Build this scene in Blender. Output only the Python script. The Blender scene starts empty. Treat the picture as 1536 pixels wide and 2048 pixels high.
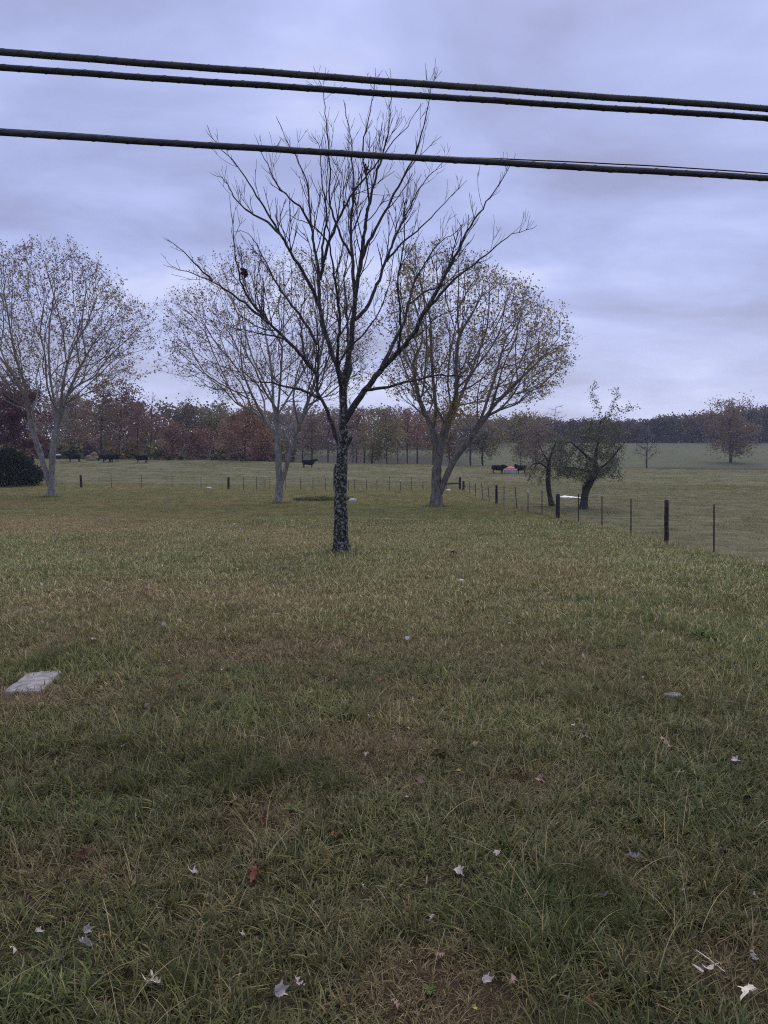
import bpy, math, random
import numpy as np
from mathutils import Vector

random.seed(7)
RNG = np.random.default_rng(11)
SC = bpy.context.scene
COL = SC.collection
R = math.radians

# ------------------------------------------------------------------ camera
F = 1538.0          # focal length in photo pixels (photo 1536 x 2048)
CAMZ = 2.3
PITCH = math.atan((1024 - 930) / F)
cam_d = bpy.data.cameras.new('camera')
cam_d.sensor_fit = 'VERTICAL'
cam_d.angle = 2 * math.atan(1024 / F)
cam_d.clip_start = 0.05
cam_d.clip_end = 4000
cam = bpy.data.objects.new('camera', cam_d)
cam.location = (0, 0, CAMZ)
cam.rotation_euler = (math.pi / 2 - PITCH, 0, 0)
COL.objects.link(cam)
SC.camera = cam

# ------------------------------------------------------------------ sky, sun, exposure
SUN_EL, SUN_AZ = R(48), R(20)      # high and soft, behind the cloud
SKY_STRENGTH = 0.1
world = bpy.data.worlds.new('World')
SC.world = world
world.use_nodes = True
wn = world.node_tree
wn.nodes.clear()


def N(nt, typ, **kw):
    n = nt.nodes.new(typ)
    for k, v in kw.items():
        setattr(n, k, v)
    return n


def ramp(nt, stops, interp='LINEAR'):
    n = nt.nodes.new('ShaderNodeValToRGB')
    cr = n.color_ramp
    cr.interpolation = interp
    while len(cr.elements) < len(stops):
        cr.elements.new(0.5)
    for e, (p, c) in zip(cr.elements, stops):
        e.position = p
        e.color = (c[0], c[1], c[2], 1)
    return n


def mixc(nt, fac, a, b, blend='MIX'):
    n = nt.nodes.new('ShaderNodeMix')
    n.data_type = 'RGBA'
    n.blend_type = blend
    for sock, v in ((n.inputs[0], fac), (n.inputs[6], a), (n.inputs[7], b)):
        if isinstance(v, bpy.types.NodeSocket):
            nt.links.new(v, sock)
        elif isinstance(v, (int, float)):
            sock.default_value = v
        else:
            sock.default_value = (v[0], v[1], v[2], 1)
    return n.outputs[2]


def mth(nt, op, a, b=None, c=None, clamp=False):
    n = nt.nodes.new('ShaderNodeMath')
    n.operation = op
    n.use_clamp = clamp
    for i, v in enumerate((a, b, c)):
        if v is None:
            continue
        if isinstance(v, bpy.types.NodeSocket):
            nt.links.new(v, n.inputs[i])
        else:
            n.inputs[i].default_value = v
    return n.outputs[0]


L = wn.links.new
sky = N(wn, 'ShaderNodeTexSky', sky_type='NISHITA', sun_disc=False)
sky.sun_elevation = SUN_EL
sky.sun_rotation = SUN_AZ
tc = N(wn, 'ShaderNodeTexCoord')
# cloud layer: direction projected on a flat cloud deck so bands flatten towards the horizon
sep = N(wn, 'ShaderNodeSeparateXYZ')
L(tc.outputs['Generated'], sep.inputs[0])
zz = mth(wn, 'ADD', mth(wn, 'MAXIMUM', sep.outputs[2], 0.0), 0.26)
comb = N(wn, 'ShaderNodeCombineXYZ')
L(mth(wn, 'DIVIDE', sep.outputs[0], zz), comb.inputs[0])
L(mth(wn, 'DIVIDE', sep.outputs[1], zz), comb.inputs[1])
nz = N(wn, 'ShaderNodeTexNoise')
nz.inputs['Scale'].default_value = 1.9
nz.inputs['Detail'].default_value = 5
nz.inputs['Roughness'].default_value = 0.52
nz.inputs['Distortion'].default_value = 0.3
mapn = N(wn, 'ShaderNodeMapping')
mapn.inputs['Location'].default_value = (3.1, 7.4, 0)
mapn.inputs['Scale'].default_value = (0.75, 1.15, 1)
L(comb.outputs[0], mapn.inputs[0])
L(mapn.outputs[0], nz.inputs['Vector'])
K = 1.0 / SKY_STRENGTH
EXPO = 2 ** -0.45
def kc(r, g, b): return (r * K * EXPO, g * K * EXPO, b * K * EXPO)
cl = ramp(wn, [(0.34, kc(.34, .37, .60)), (0.45, kc(.42, .475, .79)), (0.54, kc(.50, .565, .92)), (0.64, kc(.64, .69, .98))])
L(nz.outputs[0], cl.inputs[0])
# overcast brightens and whitens low down, all the way round
hz = mth(wn, 'SUBTRACT', 1.0, mth(wn, 'MULTIPLY', mth(wn, 'MAXIMUM', sep.outputs[2], 0.0), 3.6), clamp=True)
hz = mth(wn, 'MULTIPLY', mth(wn, 'POWER', hz, 1.5), 0.55)
c2 = mixc(wn, hz, cl.outputs[0], kc(.80, .80, .95))
c3 = mixc(wn, 0.05, c2, sky.outputs[0])
bg = N(wn, 'ShaderNodeBackground')
bg.inputs[1].default_value = SKY_STRENGTH
# a closed overcast is about half as bright again overhead as it is at mid height
zen = mth(wn, 'ADD', 1.0, mth(wn, 'MULTIPLY', mth(wn, 'MAXIMUM', mth(wn, 'SUBTRACT', sep.outputs[2], 0.45), 0.0), 1.1))
vm = N(wn, 'ShaderNodeVectorMath', operation='SCALE')
L(c3, vm.inputs[0])
L(zen, vm.inputs['Scale'])
L(vm.outputs[0], bg.inputs[0])
wo = N(wn, 'ShaderNodeOutputWorld')
L(bg.outputs[0], wo.inputs[0])

sun_d = bpy.data.lights.new('sun', 'SUN')
sun_d.energy = 1.5
sun_d.angle = R(50)
sun_d.color = (1.0, 0.86, 0.66)
sun = bpy.data.objects.new('sun', sun_d)
sdir = Vector((math.sin(SUN_AZ) * math.cos(SUN_EL), math.cos(SUN_AZ) * math.cos(SUN_EL), math.sin(SUN_EL)))
sun.rotation_euler = sdir.to_track_quat('Z', 'Y').to_euler()
COL.objects.link(sun)

SC.view_settings.view_transform = 'Standard'
SC.view_settings.look = 'None'
SC.view_settings.exposure = 0.45
SC.view_settings.gamma = 1.0
SC.view_settings.use_curve_mapping = False
SC.cycles.use_denoising = False
SC.cycles.filter_width = 1.15
SC.cycles.max_bounces = 6
SC.cycles.diffuse_bounces = 3
SC.cycles.volume_bounces = 1
SC.cycles.transparent_max_bounces = 4

# ------------------------------------------------------------------ geometry helpers
CP, SP = math.cos(PITCH), math.sin(PITCH)


def ray(px, py):
    cx, cy = (px - 768) / F, -(py - 1024) / F
    return np.array([cx, CP + cy * SP, -SP + cy * CP])


def at(px, py, Y):
    """the point of the place seen at a photo pixel, at ground distance Y"""
    d = ray(px, py)
    return np.array([0, 0, CAMZ]) + d * (Y / d[1])


def sstep(a, b, x):
    t = np.clip((x - a) / (b - a), 0, 1)
    return t * t * (3 - 2 * t)


def hash2(ix, iy, seed):
    h = (ix.astype(np.int64) * 374761393 + iy.astype(np.int64) * 668265263 + seed * 1274126177) & 0x7fffffff
    h = ((h ^ (h >> 13)) * 1274126177) & 0x7fffffff
    return ((h ^ (h >> 16)) & 0xffff) / 65535.0


def vnoise(x, y, s, seed=0):
    x = np.asarray(x, float) / s
    y = np.asarray(y, float) / s
    ix, iy = np.floor(x), np.floor(y)
    fx, fy = x - ix, y - iy
    fx = fx * fx * (3 - 2 * fx)
    fy = fy * fy * (3 - 2 * fy)
    a = hash2(ix, iy, seed)
    b = hash2(ix + 1, iy, seed)
    c = hash2(ix, iy + 1, seed)
    d = hash2(ix + 1, iy + 1, seed)
    return (a * (1 - fx) + b * fx) * (1 - fy) + (c * (1 - fx) + d * fx) * fy


def fbm(x, y, s, seed=0):
    return 0.55 * vnoise(x, y, s, seed) + 0.3 * vnoise(x, y, s * .45, seed + 5) + 0.15 * vnoise(x, y, s * .2, seed + 9)


RIDGE_PX = [-600, 100, 400, 700, 900, 1100, 1536, 2200]
RIDGE_PY = [916, 918, 921, 927, 931, 935, 941, 944]


def H(x, y):
    """terrain height"""
    x = np.asarray(x, float)
    y = np.asarray(y, float)
    yy = np.maximum(y, 40)
    px = np.clip(768 + F * x / yy, -600, 2200)
    rp = np.interp(px, RIDGE_PX, RIDGE_PY)
    zr = CAMZ + (930 - rp) * 132 / F
    rise = np.clip((y - 70) / 62, 0, 1)
    rise = 0.35 * rise + 0.65 * (rise ** 1.25)
    z = zr * np.minimum(rise, 1)
    z = z - (1.4 * sstep(134, 158, y))
    far = np.clip((y - 152) / 150, 0, 1)
    z = z + (11.0 - zr + 1.4) * (far ** 1.1) + np.clip(y - 302, 0, 400) * 0.004
    near = sstep(2, 10, y)
    z = z + (fbm(x, y, 4.0, 3) - .5) * 0.10 * near + (fbm(x, y, 14, 4) - .5) * 0.12 * sstep(8, 30, y)
    z = z + (fbm(x, y, 3.0, 21) - .5) * 0.22 * sstep(74, 95, y)
    return z


def h(x, y):
    return float(H(np.array([x]), np.array([y]))[0])


def ground(px, py):
    """where a photo pixel meets the terrain"""
    d = ray(px, py)
    lo = 1.0
    Y = 1.5
    o = np.array([0, 0, CAMZ])
    while Y < 500:
        p = o + d * (Y / d[1])
        if p[2] < h(p[0], p[1]):
            hi = Y
            for _ in range(20):
                m = (lo + hi) / 2
                p = o + d * (m / d[1])
                if p[2] < h(p[0], p[1]):
                    hi = m
                else:
                    lo = m
            return np.array([p[0], p[1], h(p[0], p[1])])
        lo = Y
        Y *= 1.02
    return o + d * (300 / d[1])


def foot(px, Y):
    x = (px - 768) / F * Y
    return np.array([x, Y, h(x, Y)])


def link(name, data, parent=None):
    o = bpy.data.objects.new(name, data)
    COL.objects.link(o)
    if parent is not None:
        o.parent = parent
    return o


def tag(o, label=None, cat=None, group=None, kind=None):
    if label:
        o['label'] = label
    if cat:
        o['category'] = cat
    if group:
        o['group'] = group
    if kind:
        o['kind'] = kind
    return o


def empty(name, loc, rz=0.0):
    o = link(name, None)
    o.empty_display_size = 0.2
    o.location = [float(v) for v in loc]
    o.rotation_euler = (0, 0, rz)
    return o


def np_mesh(name, V, Fc, mats, smooth=True, attrs=None):
    """V (n,3); Fc: (m,k) array or list of arrays of the same idea"""
    me = bpy.data.meshes.new(name)
    V = np.asarray(V, np.float32)
    if not isinstance(Fc, list):
        Fc = [Fc]
    Fc = [np.asarray(f, np.int32) for f in Fc if len(f)]
    tot = sum(f.size for f in Fc)
    nf = sum(len(f) for f in Fc)
    me.vertices.add(len(V))
    me.vertices.foreach_set('co', V.ravel())
    me.loops.add(tot)
    me.polygons.add(nf)
    me.loops.foreach_set('vertex_index', np.concatenate([f.ravel() for f in Fc]))
    starts, s = [], 0
    for f in Fc:
        k = f.shape[1]
        starts.append(s + np.arange(len(f)) * k)
        s += f.size
    me.polygons.foreach_set('loop_start', np.concatenate(starts).astype(np.int32))
    if smooth:
        me.polygons.foreach_set('use_smooth', np.ones(nf, bool))
    for m in (mats if isinstance(mats, (list, tuple)) else [mats]):
        me.materials.append(m)
    for an, av in (attrs or {}).items():
        a = me.attributes.new(an, 'FLOAT', 'POINT')
        a.data.foreach_set('value', np.asarray(av, np.float32))
    me.update(calc_edges=True)
    me.validate()
    return me


class Tubes:
    def __init__(self):
        self.V, self.Fq, self.n = [], [], 0

    def add(self, pts, rad, sides=5, cap=False, wob=0.0):
        pts = np.asarray(pts, float)
        n = len(pts)
        rad = np.broadcast_to(np.asarray(rad, float), (n,))
        t = np.gradient(pts, axis=0)
        t /= np.linalg.norm(t, axis=1)[:, None] + 1e-9
        m = t.mean(0)
        ref = np.array([0, 1.0, 0]) if abs(m[1]) < .8 * np.linalg.norm(m) else np.array([1.0, 0, 0])
        u = np.cross(t, ref)
        u /= np.linalg.norm(u, axis=1)[:, None] + 1e-9
        v = np.cross(t, u)
        a = np.arange(sides) * (2 * math.pi / sides)
        rr = rad[:, None] * np.ones(sides)[None]
        if wob:
            rr = rr * (1 + wob * (RNG.random((n, sides)) - .5))
        ring = pts[:, None, :] + rr[..., None] * (np.cos(a)[None, :, None] * u[:, None, :] + np.sin(a)[None, :, None] * v[:, None, :])
        self.V.append(ring.reshape(-1, 3))
        i = np.arange(n - 1)[:, None] * sides
        j = np.arange(sides)[None]
        j2 = (j + 1) % sides
        q = np.stack([i + j, i + j2, i + sides + j2, i + sides + j], -1).reshape(-1, 4) + self.n
        self.Fq.append(q)
        self.n += n * sides
        if cap:
            for base, rev in ((0, True), ((n - 1) * sides, False)):
                c = ring.reshape(-1, 3)[base:base + sides].mean(0)
                off = self.n - n * sides + base if base == 0 else None
                # collapse ring to a centre ring (tiny quad fan)
                idx0 = (self.n - n * sides + base) if True else 0
                self.V.append(np.repeat(c[None], sides, 0))
                ii = np.arange(sides)
                k2 = (ii + 1) % sides
                st = self._cap_start(n, sides, base)
                qq = np.stack([st + ii, st + k2, self.n + k2, self.n + ii], -1)
                self.Fq.append(qq[:, ::-1] if rev else qq)
                self._pend = getattr(self, '_pend', 0) + sides
                self.n += sides
            self._pend = 0

    def _cap_start(self, n, sides, base):
        return self.n - n * sides - getattr(self, '_pend', 0) + base

    def build(self, name, mat, parent=None, smooth=True, org=None, attrs=None):
        V = np.concatenate(self.V) if self.V else np.zeros((0, 3))
        if org is not None:
            V = V - np.asarray(org)
        me = np_mesh(name, V, np.concatenate(self.Fq), mat, smooth, attrs)
        return link(name, me, parent)


# ------------------------------------------------------------------ materials
def new_mat(name):
    m = bpy.data.materials.new(name)
    m.use_nodes = True
    nt = m.node_tree
    b = nt.nodes['Principled BSDF']
    return m, nt, b


def noise(nt, scale, detail=4, rough=.55, coord='Object', vec=None, dist=0):
    n = nt.nodes.new('ShaderNodeTexNoise')
    n.inputs['Scale'].default_value = scale
    n.inputs['Detail'].default_value = detail
    n.inputs['Roughness'].default_value = rough
    n.inputs['Distortion'].default_value = dist
    if vec is None:
        t = nt.nodes.new('ShaderNodeTexCoord')
        vec = t.outputs[coord]
    nt.links.new(vec, n.inputs['Vector'])
    return n.outputs[0]


def bump(nt, b, hgt, strength=.5, dist=.02):
    n = nt.nodes.new('ShaderNodeBump')
    n.inputs['Strength'].default_value = strength
    n.inputs['Distance'].default_value = dist
    nt.links.new(hgt, n.inputs['Height'])
    nt.links.new(n.outputs[0], b.inputs['Normal'])


def simple(name, stops, scale=6, rough=.8, spec=.2, bmp=.3, bd=.01, metal=0, detail=4):
    m, nt, b = new_mat(name)
    n = noise(nt, scale, detail)
    r_ = ramp(nt, stops)
    nt.links.new(n, r_.inputs[0])
    nt.links.new(r_.outputs[0], b.inputs['Base Color'])
    b.inputs['Roughness'].default_value = rough
    b.inputs['Specular IOR Level'].default_value = spec
    b.inputs['Metallic'].default_value = metal
    if bmp:
        bump(nt, b, noise(nt, scale * 3, 3), bmp, bd)
    return m


def bark_mat(name, dark, mid, lichen=None, lich_amt=.5, scale=8):
    m, nt, b = new_mat(name)
    t = nt.nodes.new('ShaderNodeTexCoord')
    mp = nt.nodes.new('ShaderNodeMapping')
    mp.inputs['Scale'].default_value = (1, 1, .3)
    nt.links.new(t.outputs['Object'], mp.inputs[0])
    n1 = noise(nt, scale * 2.2, 5, .65, vec=mp.outputs[0])
    r1 = ramp(nt, [(.35, dark), (.65, mid)])
    nt.links.new(n1, r1.inputs[0])
    col = r1.outputs[0]
    if lichen:
        n2 = noise(nt, scale * 1.15, 6, .72, dist=.6)
        ra = ramp(nt, [(1 - lich_amt - .02, (0, 0, 0)), (1 - lich_amt + .03, (1, 1, 1))])
        nt.links.new(n2, ra.inputs[0])
        n3 = noise(nt, scale * 9, 3)
        lc = ramp(nt, [(.3, [c * .6 for c in lichen]), (.7, lichen)])
        nt.links.new(n3, lc.inputs[0])
        col = mixc(nt, ra.outputs[0], col, lc.outputs[0])
    nt.links.new(col, b.inputs['Base Color'])
    b.inputs['Roughness'].default_value = .9
    b.inputs['Specular IOR Level'].default_value = .15
    bump(nt, b, n1, .8, .02)
    return m


def leaf_mat(name, stops, transl=.5, rough=.6, spec=.25):
    """per-leaf tint attribute picks the leaf's own colour"""
    m, nt, b = new_mat(name)
    a = N(nt, 'ShaderNodeAttribute', attribute_name='tint')
    r_ = ramp(nt, stops)
    nt.links.new(a.outputs['Fac'], r_.inputs[0])
    nt.links.new(r_.outputs[0], b.inputs['Base Color'])
    b.inputs['Roughness'].default_value = rough
    b.inputs['Specular IOR Level'].default_value = spec
    tr = N(nt, 'ShaderNodeBsdfTranslucent')
    nt.links.new(r_.outputs[0], tr.inputs[0])
    mx = N(nt, 'ShaderNodeMixShader')
    mx.inputs[0].default_value = transl
    nt.links.new(b.outputs[0], mx.inputs[1])
    nt.links.new(tr.outputs[0], mx.inputs[2])
    nt.links.new(mx.outputs[0], nt.nodes['Material Output'].inputs[0])
    return m


M = {}
M['bark_lichen'] = bark_mat('black_bark_with_lichen', (.012, .011, .011), (.035, .031, .03), (.24, .255, .205), .47, 12)
M['bark_limb'] = bark_mat('dark_limb_bark', (.020, .018, .018), (.055, .05, .048), (.17, .18, .155), .42, 9)
M['twig_dark'] = simple('dark_twig', [(.3, (.035, .03, .028)), (.7, (.07, .06, .055))], 5, .85, .15, 0)
M['bark_maple'] = bark_mat('grey_maple_bark', (.10, .092, .082), (.25, .235, .21), (.38, .38, .33), .42, 4)
M['bark_maple_dark'] = bark_mat('brown_maple_bark', (.07, .062, .055), (.19, .17, .148), (.16, .16, .14), .34, 4)
M['twig_maple'] = simple('maple_twig', [(.3, (.11, .09, .08)), (.7, (.19, .155, .135))], 3, .85, .15, 0)
M['bark_wood'] = simple('woods_bark', [(.3, (.03, .026, .026)), (.7, (.065, .056, .053))], 2, .9, .1, .3, .03)
M['bark_apple'] = bark_mat('apple_bark', (.03, .026, .026), (.085, .074, .07), (.14, .14, .13), .3, 6)
M['leaf_maple'] = leaf_mat('maple_leaves', [(0, (.10, .075, .06)), (.35, (.19, .14, .095)), (.7, (.26, .22, .11)), (1, (.30, .14, .10))])
M['leaf_maple_y'] = leaf_mat('yellowing_maple_leaves', [(0, (.10, .075, .055)), (.3, (.20, .155, .08)), (.75, (.28, .23, .09)), (1, (.32, .14, .09))])
M['leaf_apple'] = leaf_mat('apple_leaves', [(0, (.07, .08, .055)), (.5, (.125, .145, .095)), (.85, (.16, .17, .10)), (1, (.34, .35, .30))])
M['needle'] = leaf_mat('evergreen_sprays', [(0, (.008, .013, .010)), (1, (.022, .034, .022))], .12, .8, .08)
WOODC = {
    'darkred': [(0, (.06, .024, .028)), (.6, (.12, .04, .043)), (1, (.19, .075, .07))],
    'maroon': [(0, (0.114, 0.068, 0.061)), (.6, (0.208, 0.120, 0.094)), (1, (0.308, 0.195, 0.140))],
    'dullred': [(0, (0.134, 0.081, 0.063)), (.6, (0.254, 0.143, 0.099)), (1, (0.348, 0.215, 0.140))],
    'rust': [(0, (.16, .085, .055)), (.6, (.29, .155, .09)), (1, (.38, .22, .13))],
    'brown': [(0, (0.130, 0.090, 0.068)), (.6, (0.249, 0.174, 0.113)), (1, (0.391, 0.293, 0.183))],
    'dark': [(0, (0.078, 0.057, 0.052)), (.6, (0.157, 0.113, 0.086)), (1, (0.261, 0.190, 0.113))],
    'olive': [(0, (0.117, 0.106, 0.060)), (.6, (0.236, 0.210, 0.097)), (1, (0.391, 0.330, 0.147))],
    'purple': [(0, (0.134, 0.099, 0.094)), (.6, (0.220, 0.161, 0.145)), (1, (0.340, 0.235, 0.180))],
    'grey': [(0, (0.146, 0.127, 0.110)), (.6, (0.242, 0.213, 0.178)), (1, (0.340, 0.294, 0.234))],
    'bluegreen': [(0, (0.054, 0.057, 0.054)), (.6, (0.100, 0.090, 0.076)), (1, (0.164, 0.136, 0.100))],
}
for k_, st_ in WOODC.items():
    M['w_' + k_] = leaf_mat('woods_leaves_' + k_, st_, .2, .75, .1)
M['cow'] = simple('black_hide', [(.3, (.005, .005, .005)), (.7, (.010, .009, .009))], 9, .85, .08, .2, .01)
M['post_wood'] = simple('weathered_dark_post', [(.3, (.016, .013, .012)), (.7, (.06, .05, .044))], 12, .9, .1, .6, .01)
M['post_steel'] = simple('dark_painted_steel', [(.3, (.010, .011, .010)), (.7, (.028, .025, .022))], 20, .6, .3, .2, .003)
M['tip_white'] = simple('white_paint', [(.3, (.6, .6, .58)), (.7, (.78, .78, .76))], 20, .6, .3, 0)
M['wire'] = simple('rusty_wire', [(.3, (.06, .05, .045)), (.7, (.13, .11, .10))], 20, .6, .4, 0, metal=.4)
M['cable'] = simple('black_cable_jacket', [(.35, (.020, .022, .023)), (.65, (.045, .048, .045))], 14, .55, .35, .25, .003)
M['cable_green'] = simple('weathered_cable_jacket', [(.35, (.024, .027, .024)), (.65, (.055, .06, .046))], 14, .6, .35, .3, .003)
M['strand'] = simple('steel_strand', [(.35, (.05, .05, .055)), (.65, (.12, .12, .12))], 40, .5, .4, 0, metal=.6)
M['concrete'] = simple('grey_concrete', [(.3, (.13, .125, .115)), (.5, (.25, .24, .225)), (.7, (.36, .35, .33))], 11, .9, .15, .8, .012, detail=10)
M['stone'] = simple('pale_stone', [(.3, (.38, .37, .36)), (.7, (.62, .61, .60))], 14, .9, .15, .6, .01)
M['tank'] = simple('galvanised_tank', [(.3, (.24, .24, .235)), (.7, (.38, .38, .37))], 3, .7, .3, .2, .01)
M['tank_rim'] = simple('pale_tank_rim', [(.3, (.55, .55, .53)), (.7, (.7, .7, .68))], 5, .6, .3, 0)
M['red'] = simple('red_plastic', [(.3, (.52, .055, .06)), (.7, (.64, .085, .085))], 3, .5, .35, 0)
M['red_dark'] = simple('deep_red_plastic', [(.3, (.30, .03, .04)), (.7, (.38, .045, .05))], 3, .5, .35, 0)
M['hay'] = simple('old_hay', [(.3, (.12, .09, .055)), (.7, (.25, .195, .125))], 7, .95, .05, .8, .05, detail=8)
M['sheet_white'] = simple('white_plastic_sheet', [(.3, (.58, .58, .57)), (.7, (.74, .74, .73))], 6, .45, .4, .2, .02)
M['dead_leaves'] = simple('dead_leaf_brown', [(.3, (.025, .02, .018)), (.7, (.06, .045, .035))], 15, .9, .1, .4, .02)

# ------------------------------------------------------------------ ground
SLAB = ground(62, 1366)
# patches of dry, brown grass: photo pixel, half-widths in metres, strength (negative = lusher)
PATCH = [(870, 2000, .42, .38, 1.5), (1460, 1930, .4, .3, .7), (480, 1640, .35, .3, .7), (160, 1725, .4, .3, .6), (1040, 1560, .4, .3, .4),
         (560, 1300, 1.5, .9, .7), (880, 1290, 1.8, 1.2, .4), (170, 1400, .9, .5, .6), (760, 1500, .8, .4, .45), (1000, 1400, 1.2, .6, .4),
         (90, 1050, 6, 4.5, .95), (420, 1100, 5, 3, .4), (1130, 1150, 2.4, 2.0, .75), (960, 1110, 3, 2, .35), (300, 1180, 4, 2, .45), (600, 1215, 2.5, 1.4, .4),
         (683, 1112, 1.5, 1.2, -.8), (1350, 1150, 3.5, 4, -.6), (1150, 1050, 4, 6, -.35), (1500, 1290, 1.5, 1.5, -.5), (60, 1330, .8, .5, -.5),
         (300, 1640, .6, .4, -.25), (40, 1960, .45, .35, -.8), (720, 1700, 1.0, .4, -.25), (1200, 1650, 1.2, .5, -.2), (1100, 1830, .8, .3, -.4)]
PATCH_W = [(ground(a, b_), c, d, e) for a, b_, c, d, e in PATCH]


def dryness(x, y):
    d = 0.36 + 0.75 * (fbm(x, y, 2.6, 31) - .5) + .6 * (fbm(x, y, .7, 35) - .5) * (1 - sstep(8, 30, y)) + 0.5 * (fbm(x, y, 9, 33) - .5)
    for p, rx, ry, s in PATCH_W:
        d = d + .6 * s * np.exp(-((x - p[0]) / rx) ** 2 - ((y - p[1]) / ry) ** 2)
    return np.clip(d, 0, 1)


ys = np.concatenate([np.arange(-40, 0, 4), np.arange(0, 12, .35), np.arange(12, 60, 1.0), np.arange(60, 175, 1.3), np.arange(175, 330, 4), np.arange(330, 760, 20)])
xs_half = np.concatenate([np.arange(0, 8, .4), np.arange(8, 30, 1.0), np.arange(30, 110, 2.2), np.arange(110, 260, 8), np.arange(260, 620, 30)])
xs = np.concatenate([-xs_half[:0:-1], xs_half])
GX, GY = np.meshgrid(xs, ys)
GZ = H(GX, GY)
nx, ny = len(xs), len(ys)
ii = (np.arange(ny - 1)[:, None] * nx + np.arange(nx - 1)[None]).ravel()
gf = np.stack([ii, ii + 1, ii + nx + 1, ii + nx], -1)

gm, nt, b = new_mat('grass_and_thatch')
geo = N(nt, 'ShaderNodeNewGeometry')
pos = geo.outputs['Position']
spx = N(nt, 'ShaderNodeSeparateXYZ')
nt.links.new(pos, spx.inputs[0])
ad = N(nt, 'ShaderNodeAttribute', attribute_name='dry').outputs['Fac']
az = N(nt, 'ShaderNodeAttribute', attribute_name='pasture').outputs['Fac']
afar = N(nt, 'ShaderNodeAttribute', attribute_name='farfield').outputs['Fac']
amud = N(nt, 'ShaderNodeAttribute', attribute_name='mud').outputs['Fac']
nf1 = noise(nt, 38, 4, .7, vec=pos)
nf2 = noise(nt, 1.6, 4, .6, vec=pos)
mp = nt.nodes.new('ShaderNodeMapping')
mp.inputs['Scale'].default_value = (.35, 1.1, 1)
nt.links.new(pos, mp.inputs[0])
nf3 = noise(nt, .55, 6, .65, vec=mp.outputs[0])
thatch = ramp(nt, [(.3, (.026, .020, .012)), (.7, (.085, .064, .036))])
nt.links.new(nf1, thatch.inputs[0])
g1 = ramp(nt, [(.25, (.112, .122, .036)), (.75, (.178, .184, .058))])
nt.links.new(nf2, g1.inputs[0])
dryc = ramp(nt, [(.25, (0.138, 0.096, 0.050)), (.75, (0.213, 0.150, 0.081))])
nt.links.new(nf2, dryc.inputs[0])
lawn = mixc(nt, ad, g1.outputs[0], dryc.outputs[0])
# close to the viewer the soil and thatch between real blades is what the sheet is
nearf = N(nt, 'ShaderNodeAttribute', attribute_name='thatch').outputs['Fac']
lawn = mixc(nt, nearf, lawn, thatch.outputs[0])
pas = ramp(nt, [(.28, (0.084, 0.087, 0.052)), (.5, (0.140, 0.137, 0.077)), (.72, (0.213, 0.196, 0.122))])
nt.links.new(nf3, pas.inputs[0])
c = mixc(nt, az, lawn, pas.outputs[0])
ff = ramp(nt, [(.3, (0.075, 0.085, 0.046)), (.7, (0.120, 0.130, 0.072))])
nt.links.new(nf3, ff.inputs[0])
c = mixc(nt, afar, c, ff.outputs[0])
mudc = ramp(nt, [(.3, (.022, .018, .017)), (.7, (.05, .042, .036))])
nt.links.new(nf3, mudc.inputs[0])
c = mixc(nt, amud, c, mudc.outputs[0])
nt.links.new(c, b.inputs['Base Color'])
b.inputs['Roughness'].default_value = 1
b.inputs['Specular IOR Level'].default_value = .05
bump(nt, b, mth(nt, 'ADD', nf1, mth(nt, 'MULTIPLY', nf2, 2.0)), .7, .06)

dry = dryness(GX, GY)
SIDE_X = lambda y: np.interp(y, [-40, 20, 23, 34, 45, 74], [11.5, 8.7, 8.4, 7.6, 6.6, 7.3])
BACK_Y = lambda x: np.interp(x, [-80, -31, 7.3], [85, 79.5, 73.7])


def pasture_mask(x, y):
    beyond = sstep(-.4, .4, y - BACK_Y(x))
    side = sstep(-.15, .15, x - SIDE_X(y))
    return np.maximum(beyond, side)


pasm = pasture_mask(GX, GY)
farm = sstep(136, 150, GY)
pxg = 768 + F * GX / np.maximum(GY, 20)
mud = sstep(150, 160, GY) * (1 - sstep(172, 182, GY)) * np.clip(fbm(GX, GY, 14, 41) * 2.0 - .35, 0, 1)
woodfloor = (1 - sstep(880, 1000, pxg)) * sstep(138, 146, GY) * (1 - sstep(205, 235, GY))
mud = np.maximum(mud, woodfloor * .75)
tro = foot(1020, 106)
mud = np.maximum(mud, .7 * np.exp(-((GX - tro[0] + .3) / 3.4) ** 2 - ((GY - tro[1]) / 1.6) ** 2))
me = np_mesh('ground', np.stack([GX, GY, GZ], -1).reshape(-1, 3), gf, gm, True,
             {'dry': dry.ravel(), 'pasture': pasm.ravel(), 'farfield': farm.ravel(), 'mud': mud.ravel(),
              'thatch': (1 - sstep(7, 26, GY)).ravel() * (1 - pasm.ravel())})
tag(link('ground', me), kind='structure', label='rolling lawn and pasture ground under the grass')

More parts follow.
